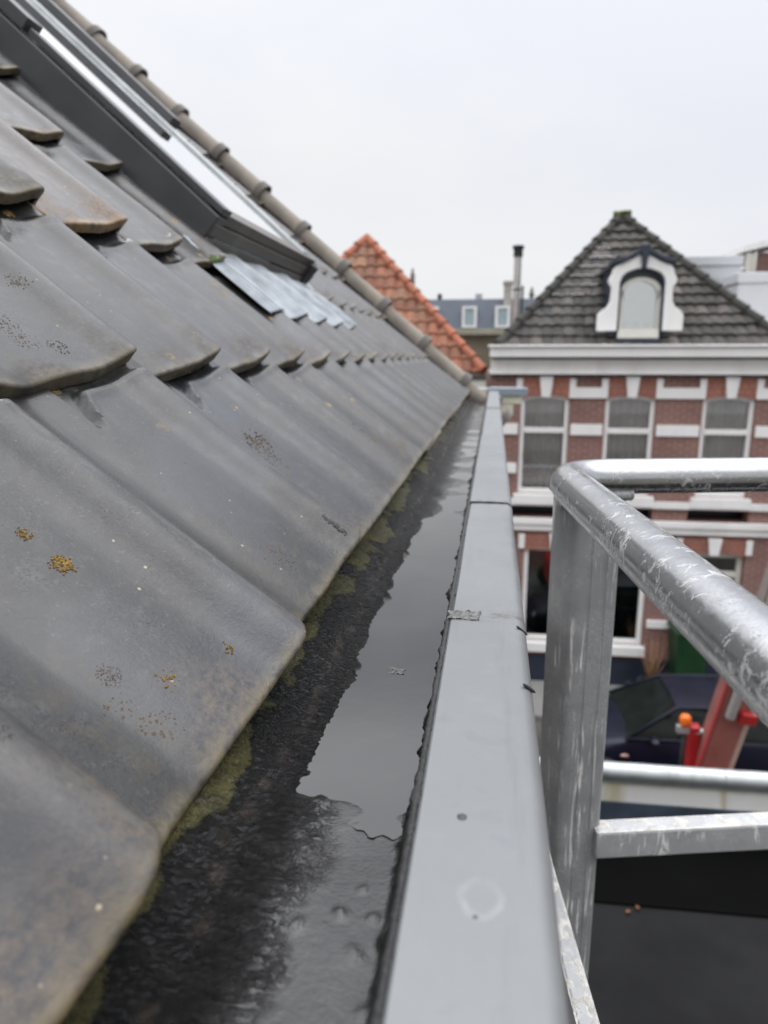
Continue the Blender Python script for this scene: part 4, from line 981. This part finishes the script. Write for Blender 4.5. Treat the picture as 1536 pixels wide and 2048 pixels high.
# wheelie bin, bare shrub
wb = thing('wheelie_bin', 'green wheelie bin standing against the brick pier by the entrance', 'bin', FR @ T((4.20, -.40, .30)) @ Matrix.Scale(1.2, 4))
M_BIN = plain('green_plastic', (.010, .045, .015), .45, 0, .15, 4, .05)
bm_ = MB(); lo = [(-.20, -.22, .06), (.20, -.22, .06), (.20, .22, .06), (-.20, .22, .06)]; hi = [(-.25, -.28, 1.0), (.25, -.28, 1.0), (.25, .28, 1.0), (-.25, .28, 1.0)]
bm_.add(lo + hi, [(0, 1, 2, 3), (4, 5, 6, 7), (0, 1, 5, 4), (1, 2, 6, 5), (2, 3, 7, 6), (3, 0, 4, 7)]); bm_.build('bin_body', M_BIN, wb, bevel=.02)
MB().box(-.27, .27, -.31, .30, 1.001, 1.06).tube([(-.2, .33, 1.03), (.2, .33, 1.03)], .016, 8).build('lid', M_BIN, wb, bevel=.015)
for s_ in (-1, 1): MB().lathe([(.02, -.03), (.10, -.03), (.10, .03), (.02, .03)], 16).build('wheel', M_RUBBER, wb, WM[wb] @ T((s_ * .22, .22, .10)) @ Matrix.Rotation(R(90), 4, 'Y'), 40)
sh = thing('potted_shrub', 'bare orange-twigged shrub in a dark pot before the brick pier', 'shrub', FR @ T((3.5, -.62, .12)))
MB().lathe([(.16, 0), (.22, .38), (.24, .40), (.20, .40), (.18, .34)], 20).build('pot', plain('dark_pot', (.03, .032, .036), .6), sh, smooth=40)
tw = MB(); rt_ = random.Random(11)
for k in range(34):
    a = rt_.uniform(0, 2 * pi); d = rt_.uniform(.05, .30); h = rt_.uniform(.45, .95)
    tw.tube([(.03 * cos(a), .03 * sin(a), .34), (d * .5 * cos(a), d * .5 * sin(a), .34 + h * .5), (d * cos(a + .3), d * sin(a + .3), .34 + h)], [.012, .008, .003], 6)
tw.build('twigs', plain('orange_twigs', (.26, .14, .07), .8), sh, smooth=True)

# ------------------------------------------------------------------ red boom lift in the street
bl = thing('boom_lift', 'red boom lift with an orange beacon reaching up from the street', 'lift', T((2.7, 8.4, 0)))
M_REDP = plain('red_lift_paint', (.36, .018, .02), .35, 0, .12, 4, .05); M_PINK = plain('faded_red_paint', (.27, .105, .09), .5, 0, .18, 3, .1, (.3, .2, .17))
M_GREY = plain('grey_cylinder_steel', (.45, .46, .46), .35, .5)
b0, b1 = Vector((2.76, 8.4, G - 5.05)), Vector((2.92, 8.05, G - 3.5)); dB = (b1 - b0).normalized(); bside = Vector((0, 1, 0)).cross(dB).normalized(); bn = dB.cross(bside)
BM = Matrix(((bside.x, bn.x, dB.x, b0.x), (bside.y, bn.y, dB.y, b0.y), (bside.z, bn.z, dB.z, b0.z), (0, 0, 0, 1)))
MB().box(-.17, .15, -.15, .15, 0, 1.55).build('boom', M_PINK, bl, BM, bevel=.02)
MB().box(-.195, -.172, -.16, -.09, .1, 2.3).build('boom_edge', plain('worn_red_edge', (.34, .045, .045), .45, 0, .2, 5, .1), bl, BM, bevel=.006)
MB().box(.152, .215, -.12, .12, .2, 2.3).build('boom_edge', plain('cream_guard', (.5, .44, .36), .5), bl, BM, bevel=.01)
MB().box(-.10, .08, -.10, .10, 1.551, 4.6).build('boom_extension', plain('grey_boom_section', (.26, .22, .205), .5, .2, .2, 3, .1), bl, BM, bevel=.015)
MB().tube([(-.08, -.24, 1.1), (-.06, -.24, 4.2)], .055, 14).tube([(.31, -.2, 1.1), (.31, -.2, 3.5)], .05, 14).build('hydraulic_cylinder', M_GREY, bl, BM, 40)
MB().box(.03, .22, -.25, -.152, 1.02, 1.17).build('clamp', M_REDP, bl, BM, bevel=.02)
MB().lathe([(.02, -.06), (.07, -.05), (.085, 0), (.07, .05), (.02, .06)], 14, (.22, -.25, 3.05)).build('marker_ball', M_REDP, bl, BM, True)
MB().box(2.50, 2.63, 8.36, 8.5, G - 5.6, G - 4.42).box(2.94, 3.03, 8.3, 8.42, G - 5.6, G - 4.80).box(2.84, 2.93, 8.28, 8.40, G - 5.6, G - 4.78).build('turret', M_REDP, bl, Matrix(), bevel=.02)
MB().tube([(2.56, 8.4, G - 4.5), (2.78, 8.38, G - 4.46)], .04, 12).box(2.36, 2.5, 8.38, 8.46, G - 4.52, G - 4.44).build('pivot_pin', M_GREY, bl, Matrix(), 40)
MB().tube([(2.45, 8.42, G - 5.6), (2.45, 8.42, G - 4.42)], .022, 10).build('beacon_pole', M_RUBBER, bl, Matrix(), True)
MB().lathe([(.060, 0), (.068, .03), (.068, .09), (.05, .125), (.01, .135)], 20).build('beacon', plain('orange_beacon', (.75, .15, .01), .3), bl, T((2.45, 8.42, G - 4.42)), True)
ba = MB().box(1.9, 3.5, 7.6, 9.3, .42, 1.1); ba.build('chassis', M_REDP, bl, Matrix(), bevel=.04)
for x in (2.1, 3.3):
    for y in (7.6, 9.3): MB().lathe([(.06, -.1), (.33, -.1), (.36, -.06), (.36, .06), (.33, .1), (.06, .1)], 24).build('wheel', M_RUBBER, bl, T((x, y, .37)) @ Matrix.Rotation(R(90), 4, 'X'), 40)
